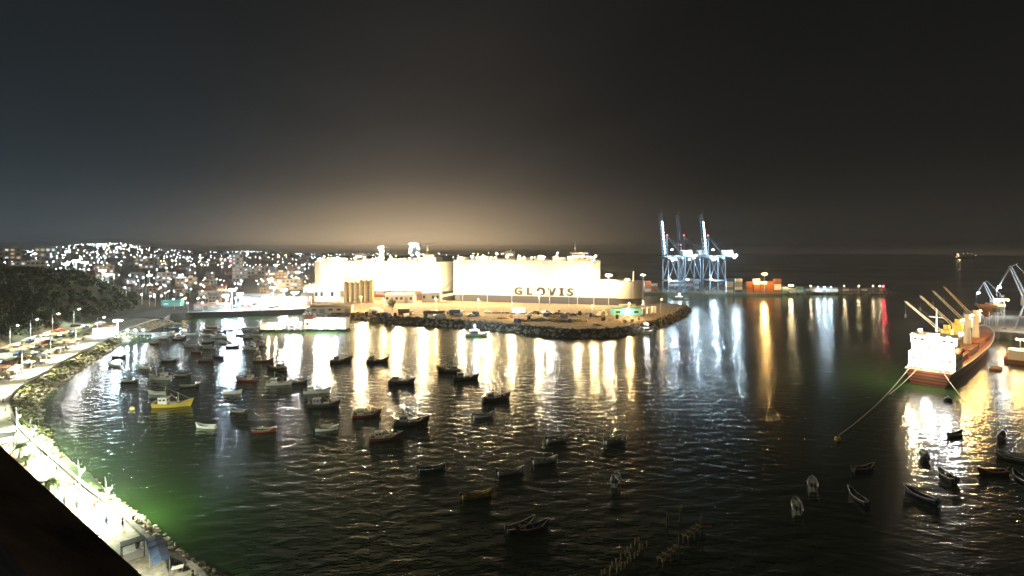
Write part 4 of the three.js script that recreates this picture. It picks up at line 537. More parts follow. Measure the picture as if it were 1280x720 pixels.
  const im = shade(new THREE.InstancedMesh(new THREE.IcosahedronGeometry(1.1, 0), M.rockB, 420)); im.name = 'breakwater_armour'; for (let i = 0; i < 420; i++) { const p = G(R(982, 1119), R(365.8, 367.6), 0); p.y = R(-0.4, 1.6); im.setMatrixAt(i, new THREE.Matrix4().compose(p, new THREE.Quaternion().setFromEuler(new THREE.Euler(R(0, 6), R(0, 6), 0)), V(R(0.7, 1.5), R(0.6, 1), R(0.7, 1.5)))); } scene.add(im); tag(im, 'rock armour along the foot of the breakwater', 'rubble', undefined, 'stuff');
}
{ // ship at anchor far out
  const farBulb = glow(...SOFT, 14);
  const p = G(1205, 323.4), t = thing('anchored_ship', 'far lit cargo ship lying at anchor out at sea', 'ship', p, 0.12); part('hull', hullGeo(120, 20, 8, 5, { sheer: 0.5, bowUp: 3, stern: 0.9, full: 4 }), M.dark, t); mb().box(-44, 16, 0, 16, 16, 18).box(-44, 26, 0, 12, 3, 20).build('superstructure', M.white, t);
  for (const x of [-15, 8, 30]) part('deck_crane', mb().bar(V(x, 8, 0), V(x, 24, 0), 0.9, 0.7).bar(V(x, 20, 0), V(x + 16, 27, 0), 0.4).geo(), M.cream, t); for (const [x, y, s] of [[-46, 22, 2.4], [-40, 14, 1.8], [-54, 10, 1.8], [-15, 25, 1.2], [8, 25, 1.2], [30, 25, 1.2], [52, 16, 1.6]]) { const m = part('deck_lamp', boxG, farBulb, t); m.position.set(x, y, 10.6); m.scale.set(s, s * 0.8, s * 0.5); } lamp(t, -44, 18, 18, SOFT, 500, 0.6);
}

// ---------------------------------------------------------------- freighter, work barge and cargo cranes on the right
{
  const S = V(134, 0, -165), B = V(230, 0, -249), dir = B.clone().sub(S).normalize(), th = Math.atan2(-dir.z, dir.x), L = 128, c = S.clone().add(B).multiplyScalar(0.5), W = 13.5;
  const t = thing('cargo_freighter', 'cargo freighter with floodlit white stern house and four raised deck cranes', 'ship', c, th), g = hullGeo(L, W, 4.2, 4, { sheer: 0.6, bowUp: 2.4, stern: 0.86, full: 4.5, rake: 0.05, n: 20 });
  part('hull', g, mat(0.6, 0.2, 0.1, 0.6, 0, { map: rep(blotch, 2) }), t); rimBars(g, 0.25, 0.1).build('bulwark', M.cream, t);
  const a = -L / 2, z = W / 2;
  const h = part('stern_house', mb().box(a + 12, 7.4, 0, 13, 5, W * 0.9).box(a + 12.5, 11.2, 0, 11, 2.6, W * 0.82).box(a + 13, 13.7, 0, 9, 2.4, W * 0.9).box(a + 13, 15.05, 0, 9.6, 0.3, W * 0.94).box(a + 8.2, 14.4, 0, 3.2, 3.6, 3.0).geo(), M.white, t);
  for (let y = 0; y < 3; y++) for (let k = 0; k < 6; k++) { sbox('window', y === 2 ? M.glass : M.winWarm, h, a + [5.47, 6.97, 8.47][y] , [7.8, 11.4, 13.8][y], (k - 2.5) * W * 0.14, 0.06, 0.9, 0.9); if (k < 5) sbox('window', M.glass, h, a + 8.5 + k * 2, [7.8, 11.4, 13.8][y], z * [0.9, 0.82, 0.9][y] + 0.03, 0.9, 0.9, 0.06); }
  mb().rail([V(a + 1, 5, -z * 0.8), V(a + 1, 5, z * 0.8), V(a + 18, 4.6, z * 0.92)], 1.1, 1.6, 0.05).build('deck_rail', M.white, t);
  mb().bar(V(a + 14, 16, 0), V(a + 14, 24, 0), 0.3, 0.15).box(a + 14, 21, 0, 0.2, 0.2, 4).build('signal_mast', M.white, t); part('lifeboat', mb().add(new THREE.CapsuleGeometry(1.1, 4, 4, 10).rotateZ(Math.PI / 2), new THREE.Matrix4().makeTranslation(a + 10, 11, z * 0.95)).geo(), M.orange, t);
  part('mooring_winch', mb().cyl(a + 3, 4.6, 2, 0.8, 1.2).cyl(a + 3, 4.6, -2, 0.8, 1.2).box(a + 3, 5.4, 0, 1, 0.8, 6).geo(), M.green, t);
  for (let k = 0; k < 4; k++) { const x = a + 32 + k * 21.5; sbox('hatch_coaming', M.orange, t, x, 5.2, 0, 16.5, 2.0, W * 0.72); sbox('hatch_cover', mat(0.5, 0.21, 0.08, 0.7, 0, { map: rep(blotch, 2) }), t, x, 6.35, 0, 16.9, 0.32, W * 0.75); for (let j = 0; j < 4; j++) sbox('cover_rib', M.orange, t, x - 6 + j * 4, 6.6, 0, 0.3, 0.2, W * 0.75); }
  for (let k = 0; k < 4; k++) {
    const x = a + 21.5 + k * 21.5, cr = new THREE.Group(), m = k < 2 ? M.yellow : M.white; cr.name = 'deck_crane'; cr.position.set(x, 4.6, 1.5); t.add(cr); part('pedestal', mb().cyl(0, 0, 0, 1.3, 8.5, 12, 1.1).geo(), m, cr); part('crane_house', mb().box(0, 10, 0, 3.0, 3.4, 2.8).box(0, 12.4, 0, 1.4, 1.8, 1.6).geo(), m, cr);
    const ax = V(-13 + k, 12 + k * 0.6, -9); const jb = mb(); for (const s of [-0.55, 0.55]) jb.bar(V(-0.5, 9.6, s), V(ax.x, 9.6 + ax.y, ax.z + s * 0.4), 0.13, 0.1, 5); for (let j = 1; j < 8; j++) jb.bar(V(-0.5 + ax.x * j / 8, 9.6 + ax.y * j / 8, -0.55 + ax.z * j / 8), V(-0.5 + ax.x * (j + 0.6) / 8, 9.6 + ax.y * (j + 0.6) / 8, 0.5 + ax.z * (j + 0.6) / 8), 0.09, 0.09, 4); jb.build('jib', k === 2 ? M.white : M.cream, cr); mb().bar(V(0, 13.3, 0), V(ax.x, 9.6 + ax.y, ax.z), 0.06).bar(V(ax.x, 9.6 + ax.y, ax.z), V(ax.x, 5 + ax.y, ax.z), 0.06).box(ax.x, 4.6 + ax.y, ax.z, 0.5, 1.2, 0.5).build('hoist_wire', M.dark, cr);
  }
  for (const [x, y, zz, cd, cc] of [[a + 4.6, 15.6, -4.5, 1000, SOFT], [a + 4.6, 15.6, 4.5, 1000, WHITE], [a + 20, 15.4, 5.5, 900, SOFT], [a + 20.2, 15.4, -5.5, 900, SOFT], [a + 1, 9, 0, 900, WHITE]]) { const m = part('floodlight', boxG, bulbOf(cc), t); m.position.set(x, y, zz); m.scale.set(0.7, 0.5, 0.9); lamp(t, x + (x > a + 15 ? 1.6 : -1.6), y - 0.2, zz, cc, cd, 0.5); }
  for (let k = 0; k < 3; k++) { const m = part('floodlight', boxG, M.bulbWarm, t); m.position.set(a + 44 + k * 21.5, 17.6, 2.9); m.scale.set(0.6, 0.5, 0.6); lamp(t, a + 44 + k * 21.5, 17, 4, WARM, 500, 0.4); }
  t.updateMatrixWorld(true);
  const w = (x, y, zz) => t.localToWorld(V(x, y, zz)), rope = (p, q, sag, label, r = 0.09) => { const m = p.clone().lerp(q, 0.5); m.y -= sag; whole('mooring_rope', new THREE.TubeGeometry(new THREE.QuadraticBezierCurve3(p, m, q), 24, r, 5), M.paleWood, label, 'rope'); };
  rope(w(a + 0.6, 4.8, -5), G(1047, 550).setY(0.9), 3, 'long pale mooring rope from the freighter stern to the yellow buoy', 0.1); rope(w(a + 0.6, 4.8, -3), w(a - 22, -0.3, -6), 1, 'short mooring rope dropping from the freighter stern, left of its pair'); rope(w(a + 0.6, 4.8, 4), w(a - 16, -0.3, 12), 1, 'short mooring rope dropping from the freighter stern, right of its pair');
  // work barge alongside
  const q = w(14, 0, 16).setY(0), b = thing('work_barge', 'small lit work barge with yellow deckhouse alongside the freighter', 'boat', q, th); part('hull', mb().box(0, 0.2, 0, 26, 2.6, 8).box(0, 1.6, 4, 26, 0.3, 0.3).box(0, 1.6, -4, 26, 0.3, 0.3).geo(), M.rust, b); const dh = part('deckhouse', mb().box(-8, 3.2, 0, 7, 3.4, 5.5).box(-8, 5.0, 0, 7.6, 0.25, 6.1).geo(), M.white, b); for (let k = 0; k < 4; k++) sbox('window', M.winWarm, dh, -10.4 + k * 1.6, 3.5, 2.78, 0.9, 1.0, 0.06);
  part('crate_stack', mb().box(3, 2.4, 0.6, 5, 1.8, 3).box(8.4, 2.1, -0.6, 3, 1.2, 3.4).box(3.4, 3.8, 0.6, 3, 1, 2.2).geo(), M.yellow, b); mb().bar(V(-4, 1.5, 0), V(-4, 9, 0), 0.14).build('mast', M.steel, b); for (const s of [-1, 1]) { sbox('floodlight', M.bulbWarm, b, -4, 8.6, s * 0.8, 0.6, 0.5, 0.7); lamp(b, -3, 8.2, s * 1.4, WARM, 260, 0.4); }
  const q2 = w(-16, 0, 11.5).setY(0), b2 = thing('flat_pontoon', 'low empty wooden pontoon floating beside the freighter hull', 'pontoon', q2, th); sbox('float', M.rust, b2, 0, 0.2, 0, 7, 0.9, 3); for (let k = 0; k < 10; k++) sbox('plank', k % 2 ? M.paleWood : M.wood, b2, -3.2 + k * 0.71, 0.7, 0, 0.62, 0.08, 3.1);
  // cargo quay: two luffing cranes, a grey tower house, orange hoppers, piles
  const luff = (p, turn, k, label) => { const t2 = thing('luffing_crane', label, 'crane', p, turn), st = mat(0.3, 0.32, 0.35, 0.5); const m = mb(); for (const [x, zz] of [[-4, -4], [4, -4], [4, 4], [-4, 4]]) m.bar(V(x * k, 0, zz * k), V(x * 0.4 * k, 13 * k, zz * 0.4 * k), 0.5 * k, 0.35 * k, 6); m.box(0, 7 * k, 0, 6 * k, 0.6 * k, 6 * k).build('portal', st, t2); part('crane_house', mb().box(1.5 * k, 15 * k, 0, 8 * k, 4 * k, 4.6 * k).geo(), M.grey, t2);
    mb().bar(V(-1.5 * k, 15 * k, 1), V(-11 * k, 33 * k, 0.5), 0.5 * k, 0.35 * k, 6).bar(V(-1.5 * k, 15 * k, -1), V(-11 * k, 33 * k, -0.5), 0.5 * k, 0.35 * k, 6).build('jib', st, t2); mb().bar(V(-11 * k, 33 * k, 0), V(-19 * k, 20.5 * k, 0), 0.45 * k, 0.25 * k, 6).bar(V(-11 * k, 33 * k, 0), V(-7 * k, 34.4 * k, 0), 0.4 * k, 0.3 * k, 6).build('fly_jib', st, t2); mb().bar(V(3 * k, 17 * k, 0), V(2 * k, 25 * k, 0), 0.4 * k, 0.3 * k).bar(V(2 * k, 25 * k, 0), V(-8 * k, 34 * k, 0), 0.22 * k).bar(V(2 * k, 25 * k, 0), V(7 * k, 20 * k, 0), 0.3 * k).box(7.4 * k, 19 * k, 0, 2.4 * k, 2.4 * k, 3 * k).build('counterweight_arm', st, t2);
    mb().bar(V(-19 * k, 20.5 * k, 0), V(-19 * k, 12 * k, 0), 0.07).box(-19 * k, 11 * k, 0, 2 * k, 2 * k, 2 * k).build('grab', M.dark, t2); sbox('floodlight', M.bulbCool, t2, -18 * k, 22.6 * k, 0.8, 0.9, 0.6, 0.7); lamp(t2, -18 * k, 21 * k, 2.2, COOL, 400, 0.4); sbox('floodlight', M.bulbWhite, t2, -2 * k, 14 * k, 3.2 * k, 1.2, 0.8, 0.5); lamp(t2, -2 * k, 13.4 * k, 5 * k, WHITE, 550, 0.5); return t2; };
  luff(V(255, 3.6, -252), 0.1, 0.98, 'tall double jib cargo crane with bluish jib lamp on the quay'); luff(V(296, 3.6, -314), 0.05, 0.62, 'smaller double jib cargo crane half hidden behind the deck cranes');
  for (const [x, zz, m, lab] of [[243, -262, M.orange, 'orange cargo hopper standing on the quay edge'], [253, -268, M.grey, 'grey cargo hopper standing behind the orange one']]) { const hp = thing('cargo_hopper', lab, 'hopper', V(x, 3.6, zz), 0.3); part('funnel', mb().add(new THREE.CylinderGeometry(4.4, 1.2, 5, 4), new THREE.Matrix4().makeTranslation(0, 8.5, 0)).box(0, 11.6, 0, 6.4, 1.2, 6.4, 0.785).geo(), m, hp); for (const [i, j] of [[-1, -1], [1, -1], [1, 1], [-1, 1]]) part('leg', mb().bar(V(i * 2.6, 0, j * 2.6), V(i * 2.2, 9, j * 2.2), 0.25).geo(), M.steel, hp); }
  highMast('quay mast lamp glaring beside the cargo cranes', V(262, 3.6, -243), 13, WHITE, 1900, 6); highMast('warm quay mast lamp behind the freighter bow', V(252, 3.6, -262), 15, WARM, 600, 5);
  for (let k = 0; k < 8; k++) { const m = whole('quay_pile', mb().cyl(0, -3, 0, 0.5, 6.2, 8).geo(), M.concrete, 'concrete fender pile along the cargo quay face', 'pile', undefined, 'fender piles of the cargo quay'); m.position.copy(V(229, 0, -262).lerp(V(254, 0, -240), k / 7)).add(V(-0.6, 0, 0.6)); }
}

// ---------------------------------------------------------------- promenade: sail lamps, palms, stalls, street lamps, people
{
  const sail = (u, v, i) => {
    const t = thing('promenade_lamp', `white sail shaped promenade lamp post ${['at the bend of the sea wall', 'before the bend near the first palm', 'above the grass patch', 'above the bare boulders', 'nearest the bright paving'][i]}`, 'street lamp', G(u, v, 3), 0.5); const sm = mat(0.2, 0.21, 0.22, 0.5);
    mb().bar(V(0, 0, 0), V(0.02, 3.0, 0), 0.07, 0.05, 7).bar(V(0.02, 2.2, 0), V(0.55, 3.1, 0), 0.035).box(0, 0.15, 0, 0.35, 0.3, 0.35).build('post', sm, t);
    const s = new THREE.Shape(); s.moveTo(-0.1, 2.6); s.quadraticCurveTo(-0.75, 3.6, -0.5, 5.0); s.quadraticCurveTo(0.1, 4.2, 0.12, 2.6); const g = new THREE.ExtrudeGeometry(s, { depth: 0.1, bevelEnabled: true, bevelSize: 0.02, bevelThickness: 0.02, bevelSegments: 1 }); g.scale(0.36, 1.05, 1); part('sail', g, sm, t);
    const s2 = new THREE.Shape(); s2.moveTo(0.4, 2.9); s2.lineTo(0.8, 3.2); s2.lineTo(0.72, 3.8); s2.closePath(); part('small_sail', new THREE.ExtrudeGeometry(s2, { depth: 0.06, bevelEnabled: false }), sm, t);
    part('lamp', mb().box(0.35, 3.2, 0.05, 0.42, 0.14, 0.3).geo(), M.bulbSoft, t); lamp(t, 1.5, 2.7, 0.05, GREENISH, 1200, 0.14); return t;
  };
  [[21, 538], [39, 556], [60, 578], [99, 612], [133, 637]].forEach(([u, v], i) => sail(u, v, i));
  // tall lamps on the landward side; the last ones stand left of the frame
  for (const [s, o, cd, w] of [[0.165, 13, 1000, 'beside the blue awning'], [0.235, 13, 6500, 'over the brightest paving'], [0.30, 13.5, 2400, 'behind the promenade palms'], [0.37, 13, 3200, 'behind the first stalls'], [0.46, 13, 2600, 'inside the bend'], [0.53, 12, 1200, 'at the near end of the market'], [0.60, 12, 1200, 'in the middle of the market'], [0.67, 12, 1100, 'past the market middle'], [0.74, 12, 1000, 'at the far end of the market'], [0.82, 12, 600, 'by the little jetty']]) streetLamp('tall_street_lamp', `tall bright street lamp ${w}`, edgeAt(s, s > 0.5 ? 6.2 : o, 3), edgeTurn(s) + Math.PI, 8.5, SOFTW, cd * (s > 0.44 ? 4.4 : 1.9), undefined, 2.6, undefined, true);
  for (let i = 0; i < 9; i++) { const s = 0.48 + i * 0.055; streetLamp('coast_road_lamp', 'warm lamp post in the row between coast road and bluff', edgeAt(s, 29.3, 3.3), edgeTurn(s) + Math.PI, 9, i % 2 ? SOFT : GREENISH, 4200, 'lamps along the coast road', 2.4, undefined, true); }
  // palms
  const frond = () => { const pos = [], n = 9, L = R(1.7, 2.3), lift = R(0.3, 1.0); const P = (f) => V(L * f * (1 - 0.12 * f), lift * Math.sin(f * 2.6) * 0.75 - 0.95 * f * f, 0); for (let i = 0; i < n; i++) { const f = (i + 0.6) / n, p = P(f), w = 0.62 * Math.sin(Math.PI * Math.min(1, f * 0.82 + 0.16)); for (const s of [-1, 1]) { const a = P(f - 0.05), b = P(f + 0.05), tip = p.clone().add(V(0.28, -0.14, s * w)); pos.push(a.x, a.y, a.z, b.x, b.y, b.z, tip.x, tip.y, tip.z); } } for (let i = 0; i < n; i++) { const a = P(i / n), b = P((i + 1) / n); pos.push(a.x, a.y, -0.03, b.x, b.y, 0, a.x, a.y, 0.03); } const g = new THREE.BufferGeometry(); g.setAttribute('position', new THREE.Float32BufferAttribute(pos, 3)); g.computeVertexNormals(); return flat(g); };
  const fr = [frond(), frond(), frond(), frond()];
  const palm = (u, v, k, h, lab) => { const t = thing('palm_tree', lab, 'palm', G(u, v, 3)); const tr = mb(); for (let j = 0; j < 6; j++) tr.cyl(0.02 * j, h * j / 6, 0, 0.24 - 0.015 * j, h / 6 + 0.02, 8, 0.2 - 0.015 * j); tr.build('trunk', M.bark, t); const cr = new THREE.Group(); cr.name = 'crown'; cr.position.set(0.12, h, 0); t.add(cr); for (let j = 0; j < 26; j++) { const m = part('frond', pick(fr), M.palm, cr); m.rotation.set(0, j * 2.4, R(-0.5, 0.75), 'YXZ'); m.scale.setScalar(k * R(0.8, 1.1)); } };
  palm(24, 574, 1.0, 2.2, 'palm tree nearest the dark awning on the promenade'); palm(32, 582, 0.85, 1.3, 'short palm tree in the middle of the promenade three'); palm(61, 619, 1.15, 2.2, 'largest promenade palm tree beside the bright paving');
  whole('planter_bed', polySlab([G(0, 566, 3), G(14, 562, 3), G(50, 604, 3), G(74, 628, 3), G(60, 640, 3), G(0, 590, 3)].map((p) => p.setY(0)), 3.02, 2.9), M.dirt, 'yellowish earth bed under the promenade palms', 'bed', 'structure');
  // market stalls along the plaza
  const stall = (label, roofM, group) => { const t = thing('market_stall', label, 'stall', null, 0, group); for (const x of [-1.5, 1.5]) for (const z of [-1.2, 1.2]) sbox('post', M.steel, t, x, 1.2, z, 0.09, 2.4, 0.09); const s = new THREE.ConeGeometry(2.5, 0.9, 4).rotateY(Math.PI / 4); s.scale(1, 1, 0.82); s.translate(0, 2.85, 0); part('canopy', s, roofM, t); sbox('counter', M.wood, t, 0, 0.5, 1.1, 2.9, 0.95, 0.5); sbox('shelf', M.paleWood, t, 0, 0.8, -0.9, 2.6, 0.08, 0.6); mb().box(-0.8, 1.1, 1.1, 0.6, 0.25, 0.4).box(0.1, 1.08, 1.1, 0.6, 0.2, 0.4).box(0.9, 1.12, 1.1, 0.5, 0.28, 0.4).build('goods', M.rust, t); return t; };
  const ss = [['white', M.white], ['pale yellow', mat(0.6, 0.52, 0.25, 0.7)], ['rust coloured', M.rust], ['dark blue', M.tarp], ['cream', M.cream]].map(([c, m]) => stall(`market stall with ${c} canopy on the lit seaside plaza`, m, 'market stalls on the plaza'));
  for (let i = 0; i < 34; i++) { const s = 0.49 + (i >> 1) * 0.0185 + R(-0.003, 0.003), p = edgeAt(s, (i % 2 ? 7.2 : 11.6) + R(-0.5, 0.5), 3), o = i < 5 ? ss[i] : dup(ss[Math.floor(rnd() * 5)]); o.position.copy(p); o.rotation.y = edgeTurn(s) + R(-0.15, 0.15); }
  const aw = thing('timber_shelter', 'dark flat roofed shelter at the edge of the balcony view', 'shelter', G(4, 559, 3), 0.6); sbox('roof', M.dark, aw, 0, 2.5, 0, 4, 0.16, 3); for (const x of [-1.8, 1.8]) for (const z of [-1.3, 1.3]) sbox('post', M.wood, aw, x, 1.25, z, 0.12, 2.5, 0.12); sbox('bench', M.wood, aw, 0, 0.45, -0.9, 3, 0.1, 0.5);
  const ks = thing('barbecue_hut', 'dark open hut frame beside the blue awning', 'hut', G(166, 697, 3), 0.75); sbox('roof', M.dark, ks, 0, 2.2, 0, 2.6, 0.12, 1.5); for (const x of [-1.2, 1.2]) for (const z of [-0.65, 0.65]) sbox('post', M.dark, ks, x, 1.1, z, 0.08, 2.2, 0.08); sbox('counter', M.grey, ks, 0, 0.5, 0.3, 2.2, 1, 0.5);
  const bt = thing('blue_awning', 'long blue fabric awning on poles over the promenade', 'awning', G(197, 706, 3), -0.85); for (let k = 0; k < 5; k++) { const s = part('fabric_panel', mb().box(0, 0, 0.45, 1.45, 0.05, 1.0, 0, 0.28).box(0, 0, -0.45, 1.45, 0.05, 1.0, 0, -0.28).geo(), M.tarp, bt); s.position.set(-3 + k * 1.5, 2.2 + R(-0.06, 0.06), 0); } for (const x of [-3.6, 0, 3.6]) for (const z of [-0.85, 0.85]) sbox('pole', M.steel, bt, x, 1.05, z, 0.07, 2.1, 0.07);
  const bk = thing('white_table', 'small white folding table below the blue awning', 'table', G(222, 716, 3), 0.4); sbox('top', M.white, bk, 0, 0.74, 0, 1.3, 0.05, 0.8); for (const x of [-0.55, 0.55]) for (const z of [-0.33, 0.33]) sbox('leg', M.steel, bk, x, 0.36, z, 0.05, 0.72, 0.05);
  for (let i = 0; i < 12; i++) { const s = 0.16 + i * 0.03, t = thing('bollard', 'short dark bollard in the row along the sea wall', 'bollard', edgeAt(s, 1.0, 3), 0, 'bollards along the sea wall'); part('body', mb().cyl(0, 0, 0, 0.15, 0.75, 10, 0.12).ball(0, 0.8, 0, 0.15).geo(), M.dark, t); part('collar', mb().cyl(0, 0.6, 0, 0.16, 0.06, 10).geo(), M.white, t); }
  // paving bands across the promenade
  for (let i = 20; i < 110; i += 6) { const g = ribbon([[0.5, 3.004], [14.8, 3.004]], i, i + 1), p = g.attributes.position; whole('paving_band', ribbon([[0.5, 3.005], [14.8, 3.005]], i, i + 1), i % 12 ? M.concrete : mat(0.3, 0.2, 0.13, 0.8, 0, { map: grit }), i % 12 ? 'grey paving band across the promenade' : 'brownish paving band across the promenade', 'paving', 'structure'); }
}
function personGeo(stride, armSwing) {
  const J = { hip: V(0, 0.94, 0), chest: V(0, 1.32, 0.01), neck: V(0, 1.5, 0.02), head: V(0, 1.64, 0.04) }, cap = [];
  const add = (a, b, ra, rb) => cap.push([a, b, ra, rb]);
  add(J.hip, J.chest, 0.15, 0.18); add(J.chest, J.neck, 0.12, 0.06); add(J.neck, J.head, 0.06, 0.1); add(J.head, V(0, 1.68, 0.02), 0.105, 0.1); add(V(0, 1.62, 0.1), V(0, 1.62, 0.145), 0.03, 0.016);
  for (const s of [-1, 1]) { const k = s * stride, hip = V(s * 0.09, 0.9, 0), knee = V(s * 0.1, 0.5, k * 0.22 + 0.05), ank = V(s * 0.1, 0.08, k * 0.34 - 0.02), toe = V(s * 0.11, 0.05, k * 0.34 + 0.15); add(hip, knee, 0.1, 0.065); add(knee, ank, 0.062, 0.042); add(ank, toe, 0.048, 0.035); const sh = V(s * 0.19, 1.43, 0), el = V(s * 0.26, 1.14, -k * armSwing - 0.02), wr = V(s * 0.25, 0.9, -k * armSwing * 1.6 + 0.1); add(sh, el, 0.062, 0.045); add(el, wr, 0.045, 0.032); add(wr, wr.clone().add(V(0, -0.09, 0.03)), 0.034, 0.024); for (let f = 0; f < 4; f++) add(wr.clone().add(V(0, -0.08, (f - 1.5) * 0.022 + 0.03)), wr.clone().add(V(-s * 0.015, -0.17 + Math.abs(f - 1.4) * 0.01, (f - 1.5) * 0.024 + 0.04)), 0.011, 0.009); add(wr.clone().add(V(0, -0.03, 0.05)), wr.clone().add(V(-s * 0.02, -0.09, 0.085)), 0.012, 0.01); }
  const N = 96, mc = new MarchingCubes(N, new THREE.MeshStandardMaterial(), false, false, 60000), S = 0.95, c = V(0, 0.88, 0.02), p = V(0, 0, 0), ab = V(0, 0, 0), ap = V(0, 0, 0); mc.isolation = 0;
  for (let z = 0; z < N; z++) for (let y = 0; y < N; y++) for (let x = 0; x < N; x++) { p.set((x - N / 2) / (N / 2) * S + c.x, (y - N / 2) / (N / 2) * S + c.y, (z - N / 2) / (N / 2) * S + c.z); let d = 9; if (Math.abs(p.x) < 0.45 && Math.abs(p.z) < 0.6) for (const [a, b, ra, rb] of cap) { ab.subVectors(b, a); ap.subVectors(p, a); const t = clamp(ap.dot(ab) / ab.lengthSq(), 0, 1), e = ap.addScaledVector(ab, -t).length() - lerp(ra, rb, t), k = 0.035, h = clamp(0.5 + 0.5 * (d - e) / k, 0, 1); d = d + (e - d) * h - k * h * (1 - h); } mc.field[x + y * N + z * N * N] = -d; }
  mc.update(); const g = new THREE.BufferGeometry(), n = mc.count; g.setAttribute('position', new THREE.BufferAttribute(mc.positionArray.slice(0, n * 3).map((v, i) => v * S + [c.x, c.y, c.z][i % 3]), 3)); g.setAttribute('normal', new THREE.BufferAttribute(mc.normalArray.slice(0, n * 3), 3)); return flat(g);
}
{
  const walk = personGeo(0.8, 0.2), stand = personGeo(0.15, 0.05);
  for (const [u, v, geo, m, turn, lab] of [[80, 634, stand, M.dark, 2.2, 'person in dark clothes standing beside the bright paving'], [96, 640, walk, M.black, 0.6, 'person in black clothes walking past the standing one'], [172, 691, stand, mat(0.06, 0.05, 0.08, 0.8), 1, 'person in dark clothes standing at the open hut'], [133, 660, walk, M.blue, 2.6, 'person in blue clothes walking on the brightest paving'], [118, 640, walk, M.rust, -0.6, 'person in reddish clothes walking by the sea wall']]) { const t = thing('person', lab, 'person', G(u, v, 3), turn); part('body', geo, m, t); part('hair', mb().add(new THREE.SphereGeometry(0.112, 12, 8, 0, 6.3, 0, 1.7), new THREE.Matrix4().makeTranslation(0, 1.685, 0.012)).geo(), M.black, t); part('face', mb().add(new THREE.SphereGeometry(0.085, 10, 8), new THREE.Matrix4().makeTranslation(0, 1.635, 0.062)).geo(), M.skin, t); }
}
// ---------------------------------------------------------------- fishing harbour: jetties, lit sheds, lamps
{
  const jt = thing('small_jetty', 'short dark jetty under a glaring blue white lamp', 'jetty', G(150, 420), 0); sbox('deck', M.concrete, jt, 6, 1.3, 0, 44, 0.6, 4); for (let k = 0; k < 9; k++) for (const z of [-1.6, 1.6]) sbox('pile', M.dark, jt, -14 + k * 5, 0, z, 0.4, 2.2, 0.4);
  highMast('glaring blue white lamp mast on the short jetty', G(147, 421, 1.6), 8.2, COOL, 2600, 6); shed('jetty_kiosk', 'small white kiosk beside the glaring jetty lamp', G(132, 419, 1.6).setY(3), 0.3, 9, 2.8, 5, M.white, M.rust, { lit: true });
  for (const [u, v, cd, w] of [[160, 422, 260, 'first past the glaring one'], [170, 422, 240, 'second past the glaring one'], [180, 422, 200, 'at the tip']]) streetLamp('jetty_lamp', `small cool lamp on the short jetty, ${w}`, G(u, v, 1.6), 0, 3.6, COOL, cd, undefined, 0.5);
  const j2 = thing('market_jetty', 'long low jetty carrying the glowing fish market hall', 'jetty', G(384, 411), -0.03); for (let k = 0; k < 10; k++) sbox('deck_slab', k % 2 ? M.concrete : M.grey, j2, -23 + k * 5.02, 1.2, 0, 4.96, 0.5, 8); for (let k = 0; k < 11; k++) for (const z of [-3.4, 3.4]) sbox('pile', M.dark, j2, -25 + k * 5, 0, z, 0.5, 2, 0.5);
  const hall = shed('fish_market_hall', 'glowing white fish market hall on the long jetty', G(415, 410, 1.46), -0.03, 17, 5.2, 6, M.white, M.white, { pitch: 0.1, lit: true, bays: 6 }); for (const x of [-6, -1, 4]) { sbox('floodlight', M.bulbWhite, hall, x, 5.6, 3.9, 0.9, 0.35, 0.4); lamp(hall, x, 5.0, 6, WHITE, 1100, 0.4); }
  shed('net_store', 'tan walled net store at the landward end of the market hall', G(391, 410, 1.46), -0.03, 6.5, 5, 6, mat(0.5, 0.33, 0.18, 0.7), M.rust, { bays: 2 });
  highMast('bluish lamp mast in front of the fish market hall', G(401, 412.5, 1.46), 2.9, COOL, 900, 4); shed('ice_house', 'small lit ice house on the inner mooring jetty', G(341, 411, 1.46), 0, 11, 2.6, 5, M.white, M.white, { lit: true });
  const j3 = thing('inner_jetty', 'thin inner mooring jetty beside the ice house', 'jetty', G(345, 413), -0.06); for (let k = 0; k < 7; k++) sbox('deck_slab', M.concrete, j3, -16 + k * 5.02, 1.2, 0, 4.96, 0.45, 4.4); for (let k = 0; k < 8; k++) sbox('pile', M.dark, j3, -18 + k * 5, 0, 1.8, 0.4, 2, 0.4);
  for (const [u, c, cd] of [[336, SOFT, 420], [345, SOFT, 300], [361, WHITE, 260], [368, WHITE, 260], [376, WHITE, 260]]) streetLamp('jetty_lamp', c === SOFT ? 'warm lamp on the inner mooring jetty' : 'white lamp in the trio left of the fish market', G(u, 413, 1.42), 0, 3.4, c, cd, c === SOFT ? 'warm lamps of the inner jetty' : 'lamp trio left of the fish market', 0.4);
  shed('quay_hall', 'long fishing quay hall with teal awning glow', G(188, 391, 3.4).add(V(-12, 0, -40)), 0.2, 12, 3.4, 7, M.teal, M.teal, { lit: true }); shed('quay_hall', 'white fishing quay warehouse near the pier root', V(-166, 3.3, -372), 0.1, 30, 5, 10, M.white, M.grey, { lit: true }); shed('quay_hall', 'low cream workshop on the fishing quay', V(-205, 3.3, -350), 0.1, 20, 3.6, 8, M.cream, M.rust, { lit: true }); shed('quay_hall', 'grey cold store on the fishing quay', V(-192, 3.3, -385), 0.1, 26, 6, 10, M.grey, M.grey);
  for (let i = 0; i < 9; i++) streetLamp('quay_lamp', 'cool lamp post in the row along the fishing quay edge', V(-210 + i * 8.2, 3.3, -332 - i * 2.4), 0, 6, i % 3 ? WHITE : COOL, i % 2 ? 260 : 0, 'lamps along the fishing quay', 0.8);
}
